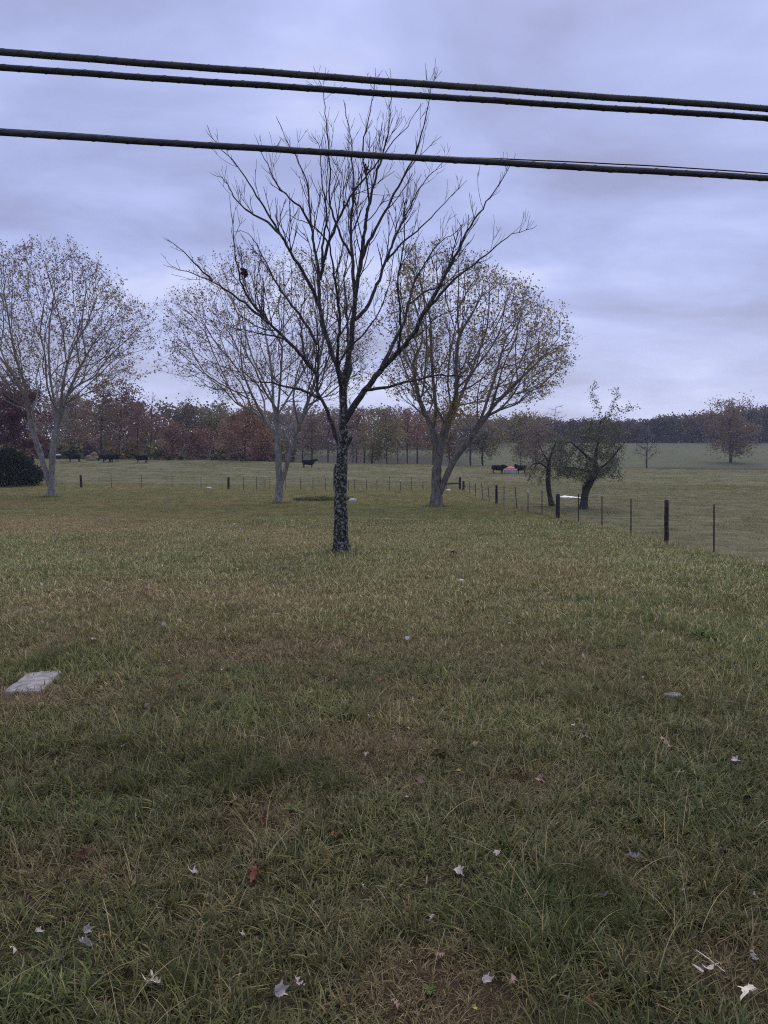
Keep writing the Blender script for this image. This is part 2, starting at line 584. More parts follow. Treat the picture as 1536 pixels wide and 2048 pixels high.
# ------------------------------------------------------------------ overhead cables
def cable(name, label, pl, pr, r, mat, lash, twist, strand=None, sag=.0):
    root = empty(name, (pl + pr) / 2)
    org = (pl + pr) / 2
    d = pr - pl
    s = np.linspace(-3.2, 4.2, 260)
    pts = pl[None] + s[:, None] * d[None]
    pts[:, 2] += sag * ((s - .5) ** 2 - .25) + .0012 * np.sin(s * 23) + .0008 * np.sin(s * 61 + 1)
    T = Tubes()
    T.add(pts, r, 12)
    T.build('jacket', mat, root, org=org)
    # helical lashing wire wound round the bundle
    n = 2600
    s2 = np.linspace(-2.2, 3.2, n)
    c = np.stack([np.interp(s2, s, pts[:, k]) for k in range(3)], -1)
    t = d / np.linalg.norm(d)
    u = np.cross(t, [0, 0, 1.0])
    u /= np.linalg.norm(u)
    v = np.cross(u, t)
    ph = s2 * np.linalg.norm(d) / lash * 2 * math.pi * twist
    hp = c + (r + .0008) * (np.cos(ph)[:, None] * u + np.sin(ph)[:, None] * v)
    T = Tubes()
    T.add(hp, .0016, 4)
    T.build('lashing_wire', M['strand'], root, org=org)
    if strand is not None:
        T = Tubes()
        q = c[::20].copy()
        ss = s2[::20]
        q[:, 2] += r + .002 + strand(ss)
        q[:, 1] += .012
        T.add(q, .0045, 6)
        T.build('support_wire', M['cable'], root, org=org)
    tag(root, label, 'cable', 'overhead utility cables')
    return root


cable('overhead_cable', 'topmost of the three overhead cables, greenish with ribbed winding', at(0, 104, 4.75), at(1536, 217, 5.15), .0198, M['cable_green'], .11, 1, sag=.02)
cable('overhead_cable', 'middle overhead cable running just below the topmost one', at(0, 135, 4.85), at(1536, 236, 5.25), .0190, M['cable'], .16, 1, sag=.015)
cable('overhead_cable', 'lowest overhead cable with a thin wire peeling off along its top', at(0, 265, 4.7), at(1536, 356, 5.1), .0190, M['cable'], .20, 1,
      strand=lambda s: .016 * np.clip(np.sin((s - .58) * 5.2), 0, 1) + 0.004 * np.clip(np.sin(s * 9 + 1.2), 0, 1), sag=.015)

# ------------------------------------------------------------------ trees: growth
def norm(v):
    return v / (np.linalg.norm(v) + 1e-9)


def resample(pts, step):
    pts = np.asarray(pts, float)
    seg = np.linalg.norm(np.diff(pts, axis=0), axis=1)
    s = np.concatenate([[0], np.cumsum(seg)])
    n = max(2, int(round(s[-1] / step)) + 1)
    # smooth through the points (Catmull-Rom by cubic sampling)
    q = np.linspace(0, s[-1], n)
    out = np.stack([np.interp(q, s, pts[:, k]) for k in range(3)], -1)
    if n > 4:
        for _ in range(2):
            out[1:-1] = .25 * out[:-2] + .5 * out[1:-1] + .25 * out[2:]
    return out


def colonize(skel, att, di, dk, step, iters=120, up=.12, jit=.12, seed=0):
    """space colonisation: skel = list of polylines; the first starts at the base. returns nodes, parents"""
    rg = np.random.default_rng(seed)
    nodes, par = [], []
    for pl in skel:
        p = resample(pl, step)
        if not nodes:
            prev = -1
        else:
            arr = np.array(nodes)
            prev = int(np.argmin(np.linalg.norm(arr - p[0], axis=1)))
            p = p[1:]
        for q in p:
            nodes.append(q)
            par.append(prev)
            prev = len(nodes) - 1
    nodes = np.array(nodes)
    par = list(par)
    n0 = 0
    A = att.copy()
    best = np.full(len(A), 1e9)
    bi = np.zeros(len(A), int)
    kids = np.zeros(len(nodes), int)
    for it in range(iters):
        new = nodes[n0:]
        if len(A) == 0 or len(new) == 0:
            break
        d = np.linalg.norm(A[:, None, :] - new[None], axis=2)
        m = d.min(1)
        mi = d.argmin(1) + n0
        upd = m < best
        best = np.where(upd, m, best)
        bi = np.where(upd, mi, bi)
        n0 = len(nodes)
        keep = best > dk
        A, best, bi = A[keep], best[keep], bi[keep]
        inf = best < di
        if not inf.any():
            break
        S = np.zeros((len(nodes), 3))
        dirs = A[inf] - nodes[bi[inf]]
        dirs /= np.linalg.norm(dirs, axis=1)[:, None] + 1e-9
        np.add.at(S, bi[inf], dirs)
        who = np.unique(bi[inf])
        who = who[kids[who] < 3]
        if len(who) == 0:
            break
        g = S[who]
        g /= np.linalg.norm(g, axis=1)[:, None] + 1e-9
        g += rg.normal(0, jit, g.shape)
        g[:, 2] += up
        g /= np.linalg.norm(g, axis=1)[:, None] + 1e-9
        nn = nodes[who] + g * step
        kids[who] += 1
        nodes = np.concatenate([nodes, nn])
        kids = np.concatenate([kids, np.zeros(len(nn), int)])
        par.extend(who.tolist())
    return nodes, np.array(par)


def fan_tree(skel, pts, step, bf, seed=0):
    """branches fan out from the limbs to fill the crown: each new point joins where wood plus way to the root is least"""
    nodes, par, pl = [], [], []
    for pll in skel:
        p = resample(pll, step)
        if not nodes:
            prev, base_l = -1, 0.0
        else:
            prev = int(np.argmin(np.linalg.norm(np.array(nodes) - p[0], axis=1)))
            p = p[1:]
        for q in p:
            pl.append(0.0 if prev < 0 else pl[prev] + float(np.linalg.norm(q - nodes[prev])))
            nodes.append(q)
            par.append(prev)
            prev = len(nodes) - 1
    A = pts.copy()
    nd = np.array(nodes)
    # nothing grows from the clear trunk
    z0 = nd[0, 2]
    cost = np.linalg.norm(A[:, None] - nd[None], axis=2) + bf * np.array(pl)[None] + np.where(nd[:, 2] < z0 + 2.2, 50.0, 0.0)[None]
    best, bn = cost.min(1), cost.argmin(1)
    alive = np.ones(len(A), bool)
    for _ in range(len(A)):
        i = int(np.argmin(np.where(alive, best, 1e9)))
        alive[i] = False
        p0 = nodes[bn[i]]
        d = float(np.linalg.norm(A[i] - p0))
        if d < .04:
            continue
        nodes.append(A[i])
        par.append(int(bn[i]))
        pl.append(pl[bn[i]] + d)
        c = np.linalg.norm(A - A[i], axis=1) + bf * pl[-1]
        u = c < best
        best = np.where(u, c, best)
        bn = np.where(u, len(nodes) - 1, bn)
    return np.array(nodes), np.array(par)


def pipe(nodes, par, tip, expo):
    n = len(nodes)
    acc = np.zeros(n)
    cnt = np.bincount(par[par >= 0], minlength=n)
    for i in range(n - 1, -1, -1):
        if cnt[i] == 0:
            acc[i] = tip ** expo
        if par[i] >= 0:
            acc[par[i]] += acc[i] if acc[i] > 0 else tip ** expo
    return acc ** (1 / expo), cnt


def chains(nodes, par, rad):
    n = len(nodes)
    ch = [[] for _ in range(n)]
    roots = []
    for i, p in enumerate(par):
        if p >= 0:
            ch[p].append(i)
        else:
            roots.append(i)
    out = []
    stack = [(r_, None) for r_ in roots]
    while stack:
        i, frm = stack.pop()
        c = [] if frm is None else [frm]
        cur = i
        while True:
            c.append(cur)
            k = ch[cur]
            if not k:
                break
            k = sorted(k, key=lambda q: -rad[q])
            for q in k[1:]:
                stack.append((q, cur))
            cur = k[0]
        if len(c) > 1:
            out.append((c, frm is not None))
    return out


def leaf_cards(centers, size, tint, rg, droop=.3, aspect=.62):
    """folded diamond leaves: 4 verts each"""
    n = len(centers)
    d = rg.normal(0, 1, (n, 3))
    d[:, 2] -= droop
    d /= np.linalg.norm(d, axis=1)[:, None]
    e = np.cross(d, rg.normal(0, 1, (n, 3)))
    e /= np.linalg.norm(e, axis=1)[:, None] + 1e-9
    nn = np.cross(d, e)
    s = (size * rg.uniform(.65, 1.3, n))[:, None]
    a = centers
    b_ = centers + d * s * .5 + e * s * aspect * .5 + nn * s * .12
    c = centers + d * s
    f = centers + d * s * .45 - e * s * aspect * .5 + nn * s * .1
    V = np.stack([a, b_, c, f], 1).reshape(-1, 3)
    i = np.arange(n)[:, None] * 4
    Fc = np.concatenate([i + np.array([[0, 1, 2]]), i + np.array([[0, 2, 3]])])
    return V, Fc, np.repeat(tint, 4)


def crown_points(profile, Y, n, seed, depth=.85, shell=.35):
    """attractors inside a crown given as rows (py, px left, px right) at distance Y"""
    rg = np.random.default_rng(seed)
    pr = np.array(profile, float)
    pys = rg.uniform(pr[:, 0].min(), pr[:, 0].max(), n * 4)
    Lp = np.interp(pys, pr[:, 0], pr[:, 1])
    Rp = np.interp(pys, pr[:, 0], pr[:, 2])
    w = (Rp - Lp)
    keep = rg.random(len(pys)) < (w / w.max()) ** 1.6
    pys, Lp, Rp = pys[keep][:n], Lp[keep][:n], Rp[keep][:n]
    m = len(pys)
    ang = rg.uniform(0, 2 * math.pi, m)
    rr = rg.random(m) ** (.5 - shell * .3)
    rr = rr * (.62 + .7 * (.6 * vnoise(np.cos(ang) * 2 + 5, np.sin(ang) * 2 + pys / 40, 1.0, seed) + .4 * vnoise(np.cos(ang) * 4 + 5, np.sin(ang) * 4 + pys / 18, 1.0, seed + 1)))
    cx, hw = (Lp + Rp) / 2, (Rp - Lp) / 2
    sc = Y / F
    dx = hw * rr * np.cos(ang)
    dy = hw * rr * np.sin(ang) * depth * sc
    out = np.empty((m, 3))
    for i in range(m):
        p = at(cx[i] + dx[i], pys[i], Y)
        out[i] = (p[0], p[1] + dy[i], p[2])
    return out


def px_line(pts, Y, dy=None):
    """photo pixels -> a limb standing at distance Y, bending dy metres in depth"""
    n = len(pts)
    dy = np.zeros(n) if dy is None else np.interp(np.linspace(0, 1, n), np.linspace(0, 1, len(dy)), dy)
    out = []
    for (a, b_), e in zip(pts, dy):
        p = at(a, b_, Y)
        out.append((p[0], p[1] + e, p[2]))
    return np.array(out)


def grown_tree(name, label, cat, base, skel, att, step, di, dk, tip, expo, bark, twig, leafm, leaf_n, leaf_size,
               seed, group=None, twig_len=.45, twig_n=2, up=.12, tint_fn=None, trunk_r=None, fan=0, droop=.3, twig_r=.006, tint_pow=1.0, thick=.05, up_t=.25, flare=.5):
    rg = np.random.default_rng(seed)
    nodes, par = fan_tree(skel, att, step, fan, seed) if fan else colonize(skel, att, di, dk, step, seed=seed, up=up)
    rad, cnt = pipe(nodes, par, tip, expo)
    if trunk_r:
        k = trunk_r / rad[0]
        w = np.clip((rad - tip) / (rad[0] - tip), 0, 1)
        rad = rad * (1 + (k - 1) * w ** .5)
    # root flare
    hgt = nodes[:, 2] - base[2]
    rad = np.where(hgt < .5, rad * (1 + flare * np.clip(1 - hgt / .5, 0, 1) ** 2), rad)
    root = empty(name, base)
    Tt, Tb = Tubes(), Tubes()
    for c, br in chains(nodes, par, rad):
        p = nodes[c].copy()
        r_ = rad[c].copy()
        if br:
            r_[0] = min(r_[0], r_[1] * 1.15)
        r_[-1] *= .6
        big = r_.max() > thick
        sides = 10 if r_.max() > .12 else (6 if r_.max() > .04 else (4 if r_.max() > .015 else 3))
        if len(p) > 4:
            p[1:-1] = .25 * p[:-2] + .5 * p[1:-1] + .25 * p[2:]
        (Tt if big else Tb).add(p, r_, sides, wob=.12 if big else 0)
    if Tt.n:
        Tt.build('trunk', bark, root, org=base)
    # fine twigs
    thin = np.where(rad < tip * 2.6)[0]
    thin = thin[nodes[thin, 2] > base[2] + 1.2]
    ends = []
    for i in thin:
        dirp = norm(nodes[i] - nodes[par[i]]) if par[i] >= 0 else np.array([0, 0, 1.0])
        for _ in range(twig_n):
            d = norm(dirp + rg.normal(0, .55, 3) + np.array([0, 0, up_t]))
            ln = twig_len * rg.uniform(.5, 1.3)
            mid = nodes[i] + d * ln * .5
            e = mid + norm(d + rg.normal(0, .3, 3) + np.array([0, 0, up_t * .7])) * ln * .5
            Tb.add(np.array([nodes[i], mid, e]), np.array([twig_r, twig_r * .8, twig_r * .4]), 3)
            ends.append(mid)
            ends.append(e)
    o = Tb.build('branches', twig, root, org=base)
    o['kind'] = 'stuff'
    if leaf_n and len(ends):
        ends = np.array(ends)
        idx = rg.integers(0, len(ends), leaf_n)
        cpos = ends[idx] + rg.normal(0, leaf_size * .7, (leaf_n, 3))
        if tint_fn is not None:
            tint, keep = tint_fn(cpos, rg)
            cpos, tint = cpos[keep], tint[keep]
        else:
            tint = rg.random(leaf_n) ** tint_pow
        V, Fc, tv = leaf_cards(cpos, leaf_size, tint, rg, droop)
        lo = link('leaves', np_mesh('leaves', V - base, Fc, leafm, False, {'tint': tv}), root)
        lo['kind'] = 'stuff'
    tag(root, label, cat, group)
    return root


# ------------------------------------------------------------------ the bare tree in the middle of the lawn
BT_Y = ground(683, 1106)[1]
bt_base = ground(683, 1106)
bare = empty('bare_tree', bt_base)
tag(bare, 'tall leafless tree with lichen-spotted black trunk in the middle of the lawn', 'tree')


def z5(a, b_):      # tracing grid -> photo pixels
    return (340 + a / 2.194, 120 + b_ / 2.194)


def trace(pts):
    return [z5(*p) for p in pts]


# trunk with its flare, slab and stubs
trunk_px = [(683, 1110), (683, 1098), (682, 1070), (682, 1040), (681, 1000), (682, 960), (684, 925), (685, 895), (687, 868), (687, 840), (687, 815), (686, 790), (686, 770)]
trunk_w = [19, 16.0, 14.2, 13.4, 12.6, 12.2, 11.6, 11.2, 10.0, 8.8, 8.2, 7.8, 7.6]
pp = px_line(trunk_px, BT_Y)
S = BT_Y / F
tp = resample(pp, .12)
tw = np.interp(np.linspace(0, 1, len(tp)), np.linspace(0, 1, len(pp)), np.array(trunk_w) * S)
T = Tubes()
T.add(tp, tw, 16, wob=.14)
T.build('trunk', M['bark_lichen'], bare, org=bt_base)
T = Tubes()
T.add(px_line([(678, 990), (675, 965), (673, 940), (673, 929)], BT_Y, [0, -.05, -.06, -.05]), np.array([8, 7.5, 6, 3.5]) * S, 8, wob=.2)
T.build('dead_stub', M['bark_lichen'], bare, org=bt_base)
T = Tubes()
T.add(px_line([(690, 892), (697, 884), (702, 877), (703, 873)], BT_Y, [0, -.1, -.12, -.12]), np.array([6, 5, 4, 2.6]) * S, 8, wob=.2)
T.build('dead_stub', M['bark_lichen'], bare, org=bt_base)
for ang in (.3, 1.4, 2.5, 3.6, 4.6, 5.6):
    T = Tubes()
    dx, dy = math.cos(ang), math.sin(ang)
    T.add(np.array([bt_base + np.array([dx * a, dy * a, z]) for a, z in ((.10, .30), (.17, .12), (.27, .02), (.36, -.05))]), [.09, .085, .06, .03], 7, wob=.2)
    T.build('root', M['bark_lichen'], bare, org=bt_base)

# limbs: (polyline in tracing grid, start radius px, depth bend list)
LIMB = [
    ([(757, 1440), (742, 1370), (705, 1265), (672, 1170), (652, 1060), (648, 960), (640, 870), (620, 780), (612, 700), (600, 600), (594, 500), (560, 420), (530, 350), (497, 300), (470, 240), (450, 188)], 6.4, [0, .3, .7, .9, 1.0]),
    ([(757, 1420), (775, 1350), (795, 1270), (804, 1160), (815, 1060), (830, 950), (848, 850), (858, 760), (875, 660), (900, 560), (940, 440), (962, 330), (970, 200), (968, 100)], 7.0, [0, -.2, -.5, -.6, -.5]),
    ([(815, 1060), (804, 950), (801, 860), (788, 740), (798, 620), (801, 500), (790, 380), (794, 290), (772, 210), (757, 108)], 4.6, [-.25, .3, .8, 1.0]),
    ([(650, 945), (668, 860), (690, 785), (740, 680), (790, 600), (850, 530), (920, 460), (975, 385), (1040, 330), (1085, 262)], 4.0, [.55, .2, -.3, -.6]),
    ([(830, 950), (862, 845), (940, 715), (1010, 600), (1070, 510), (1105, 400), (1120, 320), (1142, 230)], 3.6, [-.3, -.9, -1.6, -2.0]),
    ([(812, 1145), (868, 1080), (905, 985), (950, 845), (985, 740), (1040, 620), (1090, 500), (1160, 390), (1210, 340), (1250, 284)], 4.4, [-.15, .6, 1.5, 2.0]),
    ([(765, 1590), (800, 1530), (860, 1448), (925, 1368), (1000, 1292), (1065, 1225), (1105, 1140), (1170, 1040), (1235, 905), (1290, 800), (1340, 735), (1400, 655), (1457, 556)], 8.2, [0, -.3, -.9, -1.4, -1.8]),
    ([(862, 1452), (960, 1445), (1050, 1425), (1150, 1405), (1270, 1412), (1380, 1400)], 3.6, [-.3, -1.0, -1.5]),
    ([(925, 1368), (970, 1265), (1025, 1160), (1050, 1050), (1072, 960), (1130, 835), (1200, 730), (1260, 690), (1350, 600)], 4.6, [-.4, .3, 1.2, 1.8]),
    ([(1100, 1150), (1185, 1050), (1260, 985), (1345, 930), (1440, 855), (1530, 838)], 3.2, [-.9, -1.3, -1.9]),
    ([(757, 1735), (738, 1680), (706, 1592), (668, 1500), (632, 1440), (640, 1330), (634, 1220), (625, 1110), (600, 1010)], 6.0, [0, .4, .9, 1.5]),
    ([(640, 1380), (592, 1312), (540, 1252), (510, 1226), (440, 1160), (392, 1102), (350, 1060), (326, 1000), (305, 900), (300, 790), (290, 660)], 4.4, [.5, .2, -.4, -.8]),
    ([(650, 1475), (580, 1440), (480, 1415), (400, 1393), (310, 1388), (230, 1350)], 3.6, [.3, .9, 1.6]),
    ([(652, 1075), (612, 975), (560, 890), (500, 790), (440, 690), (390, 612), (352, 552), (300, 492), (250, 440), (206, 398)], 4.4, [.6, .2, -.5, -1.0]),
    ([(500, 790), (425, 705), (330, 650), (272, 590), (240, 530), (206, 470), (154, 444)], 2.8, [-.1, .4, .9]),
    ([(440, 1160), (365, 1100), (290, 1045), (200, 990), (110, 962), (38, 950)], 3.0, [-.1, -.5, -1.0]),
    ([(205, 990), (145, 930), (85, 865), (22, 826)], 1.9, [-.5, -.7]),
    ([(634, 1225), (565, 1105), (492, 1010), (430, 920), (392, 835), (340, 740), (290, 660), (228, 655)], 3.4, [.9, 1.2, 1.9]),
    ([(612, 700), (570, 620), (520, 590), (450, 520), (410, 420), (385, 360)], 2.6, [.75, .3, -.2]),
    ([(655, 860), (660, 740), (675, 600), (650, 470), (640, 340), (632, 250), (600, 212)], 2.8, [.8, 1.2, 1.7]),
    ([(704, 1262), (740, 1360), (760, 1300), (880, 1190), (940, 1090), (970, 980), (985, 880)], 2.6, [.2, -.6, -1.2]),
    ([(690, 785), (640, 700), (560, 640), (480, 590)], 2.0, [.4, 1.0, 1.6]),
    ([(950, 845), (1010, 780), (1100, 720), (1190, 640), (1285, 555)], 2.3, [.9, .4, -.2]),
    ([(1050, 1050), (1130, 980), (1220, 940), (1300, 850), (1365, 830)], 2.3, [.6, 1.2, 1.8]),
    ([(510, 1226), (430, 1214), (340, 1207), (250, 1180)], 1.9, [0, -.5, -1.0]),
    ([(855, 770), (880, 650), (860, 560), (850, 440), (890, 300), (905, 190)], 2.4, [-.55, -1.0, -1.5]),
    ([(801, 860), (750, 780), (700, 640), (710, 520), (700, 380), (690, 230), (655, 155)], 2.6, [.2, -.5, -1.2]),
    # limbs reaching towards and away from the viewer
    ([(757, 1480), (740, 1340), (760, 1180), (740, 1000), (720, 820), (735, 640)], 4.4, [0, -1.2, -2.4, -3.2]),
    ([(762, 1470), (790, 1330), (770, 1190), (760, 1010), (740, 880), (760, 700), (745, 520)], 4.4, [0, 1.2, 2.4, 3.3]),
    ([(1000, 1292), (1010, 1180), (990, 1060), (1020, 900), (1010, 760)], 2.8, [-.7, -1.8, -2.8]),
    ([(592, 1312), (560, 1200), (540, 1060), (560, 940), (530, 800)], 2.6, [.3, 1.6, 2.7]),
]
tw_rg = np.random.default_rng(5)


def whip(T, p, d, ln, r, lev):
    """one bare shoot curving upwards, with its own side shoots"""
    n = 6 if lev < 2 else 4
    pts = [p]
    dd = d.copy()
    st = ln / (n - 1)
    for k in range(n - 1):
        dd = norm(dd + tw_rg.normal(0, .11, 3) + np.array([0, 0, .15]))
        pts.append(pts[-1] + dd * st)
    pts = np.array(pts)
    rr = np.linspace(r, max(r * .5, .0042), n)
    T.add(pts, rr, 4 if r > .009 else 3)
    if lev >= 3 or ln < .36:
        return
    kids = max(1, int(ln * (3.0 if lev < 2 else 2.0)))
    for k in range(kids):
        f = tw_rg.uniform(.18, .95)
        i = min(int(f * (n - 1)), n - 2)
        q = pts[i] + (pts[i + 1] - pts[i]) * (f * (n - 1) - i)
        t = norm(pts[i + 1] - pts[i])
        side = norm(np.cross(t, tw_rg.normal(0, 1, 3)))
        a = tw_rg.uniform(.4, .85)
        cd = norm(t * math.cos(a) + side * math.sin(a) + np.array([0, 0, .15]))
        whip(T, q, cd, ln * tw_rg.uniform(.35, .7) * (1.15 - .45 * f), max(r * .66, .006), lev + 1)


for poly, r0, bend in LIMB:
    p3 = resample(px_line(trace(poly), BT_Y, bend), .16)
    n = len(p3)
    p3[1:-1] += tw_rg.normal(0, .012, (n - 2, 3))
    s = np.linspace(0, 1, n)
    rad = (r0 * (1 - s) ** 1.15 * .8 + .46) * S
    T = Tubes()
    T.add(p3, rad, 9 if r0 > 4 else 6, wob=.1)
    limb = T.build('limb', M['bark_limb'], bare, org=bt_base)
    T = Tubes()
    total = np.linalg.norm(np.diff(p3, axis=0), axis=1).sum()
    cnt = int(total * 2.8)
    for k in range(cnt):
        f = tw_rg.uniform(.22, 1.0) ** .8
        i = min(int(f * (n - 1)), n - 2)
        t = norm(p3[i + 1] - p3[i])
        side = norm(np.cross(t, tw_rg.normal(0, 1, 3)))
        a = tw_rg.uniform(.45, .85)
        cd = norm(t * math.cos(a) + side * math.sin(a) + np.array([0, 0, .22]))
        ln = (0.34 + 1.35 * (1 - f) ** .8 * min(1, total / 5)) * tw_rg.uniform(.5, 1.3)
        whip(T, p3[i], cd, ln, min(.016, max(.006, rad[i] * .45)), 1)
    whip(T, p3[-1], norm(p3[-1] - p3[-2]), .12, rad[-1], 3)
    t_ = T.build('twigs', M['twig_dark'], limb, org=bt_base)
    t_['kind'] = 'stuff'

# clumps of dead leaves caught in it
def leaf_clump(name, label, cat, c, rx, rz, n, seed):
    rg = np.random.default_rng(seed)
    q = rg.normal(0, 1, (n, 3))
    q /= np.linalg.norm(q, axis=1)[:, None]
    q *= (rg.random(n) ** .4)[:, None] * np.array([rx, rx, rz])
    V, Fc, tv = leaf_cards(q, .085, rg.random(n), rg, .8)
    root = empty(name, c)
    lo = link('dead_leaves', np_mesh('dead_leaves', V, Fc, M['dead_leaves'], False, {'tint': tv}), root)
    lo['kind'] = 'stuff'
    T = Tubes()
    for k in range(14):
        d = norm(rg.normal(0, 1, 3))
        T.add(np.array([d * .02, d * rx * .8, d * rx * 1.25 + np.array([0, 0, -.03])]), [.006, .005, .003], 3)
    T.build('sticks', M['twig_dark'], root)
    tag(root, label, cat)


leaf_clump('squirrel_nest', 'small dark nest of dead leaves in left side of bare tree', 'nest', at(490, 545, BT_Y - .6), .065, .12, 60, 3)
leaf_clump('leaf_clump', 'tiny dark clump of leaves high in the bare tree just under the lowest cable', 'leaf clump', at(733, 338, BT_Y - .4), .035, .10, 26, 4)

# ------------------------------------------------------------------ three maples
def maple_tint(patches, base_lo=0., keep_base=1.0, scale=1.7):
    """leaf colour in loose clumps; patches = (centre, radius, tint)"""
    def fn(c, rg):
        t = fbm(c[:, 0] + c[:, 2] * .6, c[:, 1] + c[:, 2], scale, 77) * .9 - .1 + rg.normal(0, .14, len(c))
        for p, r_, v in patches:
            w = np.exp(-(((c - p) / r_) ** 2).sum(1))
            t = t * (1 - w) + v * w
        return np.clip(t + base_lo, 0, 1), np.ones(len(c), bool)
    return fn


def z3(a, b_): return (720 + a / 3.413, 700 + b_ / 3.413)
def z2(a, b_): return (330 + a / 3.413, 700 + b_ / 3.413)
def z1(a, b_): return (a / 3.657, 460 + b_ / 3.657)


# right maple
base = ground(872, 1012)
Y = base[1]
MR_Y = Y
sk = [px_line([z3(*p) for p in [(525, 1066), (522, 980), (520, 880), (526, 760), (520, 640), (500, 540), (455, 450), (415, 350), (380, 220), (370, 60)]], Y, [0, 0, .2, .6, 1.2]),
      px_line([z3(*p) for p in [(524, 820), (548, 700), (555, 590), (575, 500), (620, 420), (650, 300), (640, 120), (660, -80)]], Y, [0, -.4, -.9, -1.3]),
      px_line([z3(*p) for p in [(548, 690), (580, 600), (625, 470), (690, 330), (770, 160), (850, -60)]], Y, [-.1, .6, 1.4, 2]),
      px_line([z3(*p) for p in [(535, 1010), (560, 930), (600, 830), (655, 720), (720, 645), (800, 520), (850, 455), (930, 420), (1060, 375), (1220, 330)]], Y, [0, -.4, -.6, -.9]),
      px_line([z3(*p) for p in [(850, 455), (930, 350), (1040, 240), (1160, 130), (1270, 0)]], Y, [-.5, -.9, -1.4]),
      px_line([z3(*p) for p in [(800, 520), (850, 400), (900, 260), (960, 90), (1020, -120)]], Y, [-.5, .3, 1.2]),
      px_line([z3(*p) for p in [(500, 545), (520, 420), (500, 280), (480, 100), (470, -150)]], Y, [.3, -.6, -1.6]),
      px_line([z3(*p) for p in [(470, 470), (390, 400), (290, 330), (200, 280)]], Y, [.5, .2, -.5])]
prof = [(497, 805, 890), (520, 785, 960), (560, 772, 1035), (600, 765, 1085), (640, 765, 1125), (690, 762, 1145), (740, 765, 1148), (780, 775, 1125), (812, 830, 1040)]
att = crown_points(prof, Y, 2700, 21, shell=.75)
pm = [(at(815, 600, Y), np.array([1.0, 3, 1.3]), .72), (at(838, 525, Y), np.array([.9, 3, .9]), .97), (at(1095, 640, Y), np.array([1.2, 3, .9]), .95), (at(1085, 720, Y), np.array([2.0, 3, 1.2]), .72), (at(905, 815, Y), np.array([1.2, 2, .6]), .75)]
maple_r = grown_tree('maple_tree', 'broad half-bare maple with three-stemmed trunk nearest the fence corner', 'tree', base, sk, att, .26, 5, .36, .008, 2.25,
           M['bark_maple_dark'], M['twig_maple'], M['leaf_maple_y'], 13000, .135, 31, 'half-bare maples on the lawn', .5, 3, tint_fn=maple_tint(pm), trunk_r=.34, fan=.62, twig_r=.005)
# the leafy sprout clump low in its fork
rg = np.random.default_rng(8)

# middle maple
base = ground(557, 1005)
Y = base[1]
sk = [px_line([z2(*p) for p in [(772, 1045), (780, 960), (782, 900), (775, 790), (768, 650), (762, 480), (735, 380), (712, 290), (650, 180), (570, 20), (520, -160)]], Y, [0, 0, .1, .6, 1.2]),
      px_line([z2(*p) for p in [(762, 470), (785, 330), (800, 170), (815, 0), (830, -200)]], Y, [0, -.6, -1.4]),
      px_line([z2(*p) for p in [(792, 930), (828, 800), (868, 670), (892, 570), (945, 470), (992, 330), (1040, 200), (1080, 0)]], Y, [0, -.3, -.6, -.9]),
      px_line([z2(*p) for p in [(775, 430), (830, 330), (900, 200), (985, 30), (1040, -180)]], Y, [.1, .8, 1.8]),
      px_line([z2(*p) for p in [(712, 290), (600, 210), (470, 150), (330, 130), (190, 110)]], Y, [.3, -.4, -1.2]),
      px_line([z2(*p) for p in [(765, 600), (700, 500), (600, 420), (480, 360), (350, 330)]], Y, [.1, .5, 1.2]),
      px_line([z2(*p) for p in [(735, 380), (720, 200), (690, 20), (640, -180)]], Y, [.3, 1.2, 2.2])]
prof = [(508, 470, 620), (530, 420, 680), (570, 385, 735), (610, 362, 760), (650, 348, 770), (690, 346, 765), (730, 348, 755), (770, 360, 740), (800, 440, 690)]
att = crown_points(prof, Y, 2500, 22, shell=.75)
grown_tree('maple_tree', 'half-bare maple with pale forked trunk standing left of the tall bare tree', 'tree', base, sk, att, .26, 5, .36, .0078, 2.25,
           M['bark_maple'], M['twig_maple'], M['leaf_maple'], 11000, .125, 32, 'half-bare maples on the lawn', .5, 3, tint_fn=maple_tint([]), trunk_r=.25, fan=.62, twig_r=.005)

# left maple
base = ground(97, 993)
Y = base[1]
sk = [px_line([z1(*p) for p in [(375, 1955), (378, 1850), (380, 1720), (388, 1580), (415, 1430), (440, 1280), (445, 1150), (470, 980), (520, 820), (600, 680), (650, 480)]], Y, [0, 0, .1, .5, 1.2]),
      px_line([z1(*p) for p in [(372, 1900), (340, 1780), (303, 1640), (258, 1500), (235, 1370), (170, 1150), (60, 980), (-60, 820), (-130, 640)]], Y, [0, -.2, -.4, -.9]),
      px_line([z1(*p) for p in [(400, 1500), (390, 1300), (340, 1100), (310, 900), (300, 650), (330, 350)]], Y, [.1, .8, 1.8]),
      px_line([z1(*p) for p in [(425, 1420), (500, 1220), (600, 1050), (720, 860), (860, 700)]], Y, [.1, -.8, -1.6]),
      px_line([z1(*p) for p in [(445, 1250), (540, 1120), (680, 1060), (830, 1000), (960, 1060), (1080, 1010)]], Y, [.4, 1.0, 1.6]),
      px_line([z1(*p) for p in [(235, 1370), (220, 1150), (160, 900), (130, 600), (110, 400)]], Y, [-.3, -1.2, -2]),
      px_line([z1(*p) for p in [(470, 980), (480, 760), (440, 500), (400, 250)]], Y, [.3, -.7, -1.8])]
prof = [(478, 85, 120), (500, 10, 165), (540, -50, 215), (580, -90, 255), (620, -110, 292), (660, -115, 302), (700, -110, 285), (740, -90, 275), (780, -50, 235), (805, 0, 160)]
att = crown_points(prof, Y, 2700, 23, shell=.75)
pm = [(at(60, 690, Y), np.array([3.5, 4, 2.2]), .68)]
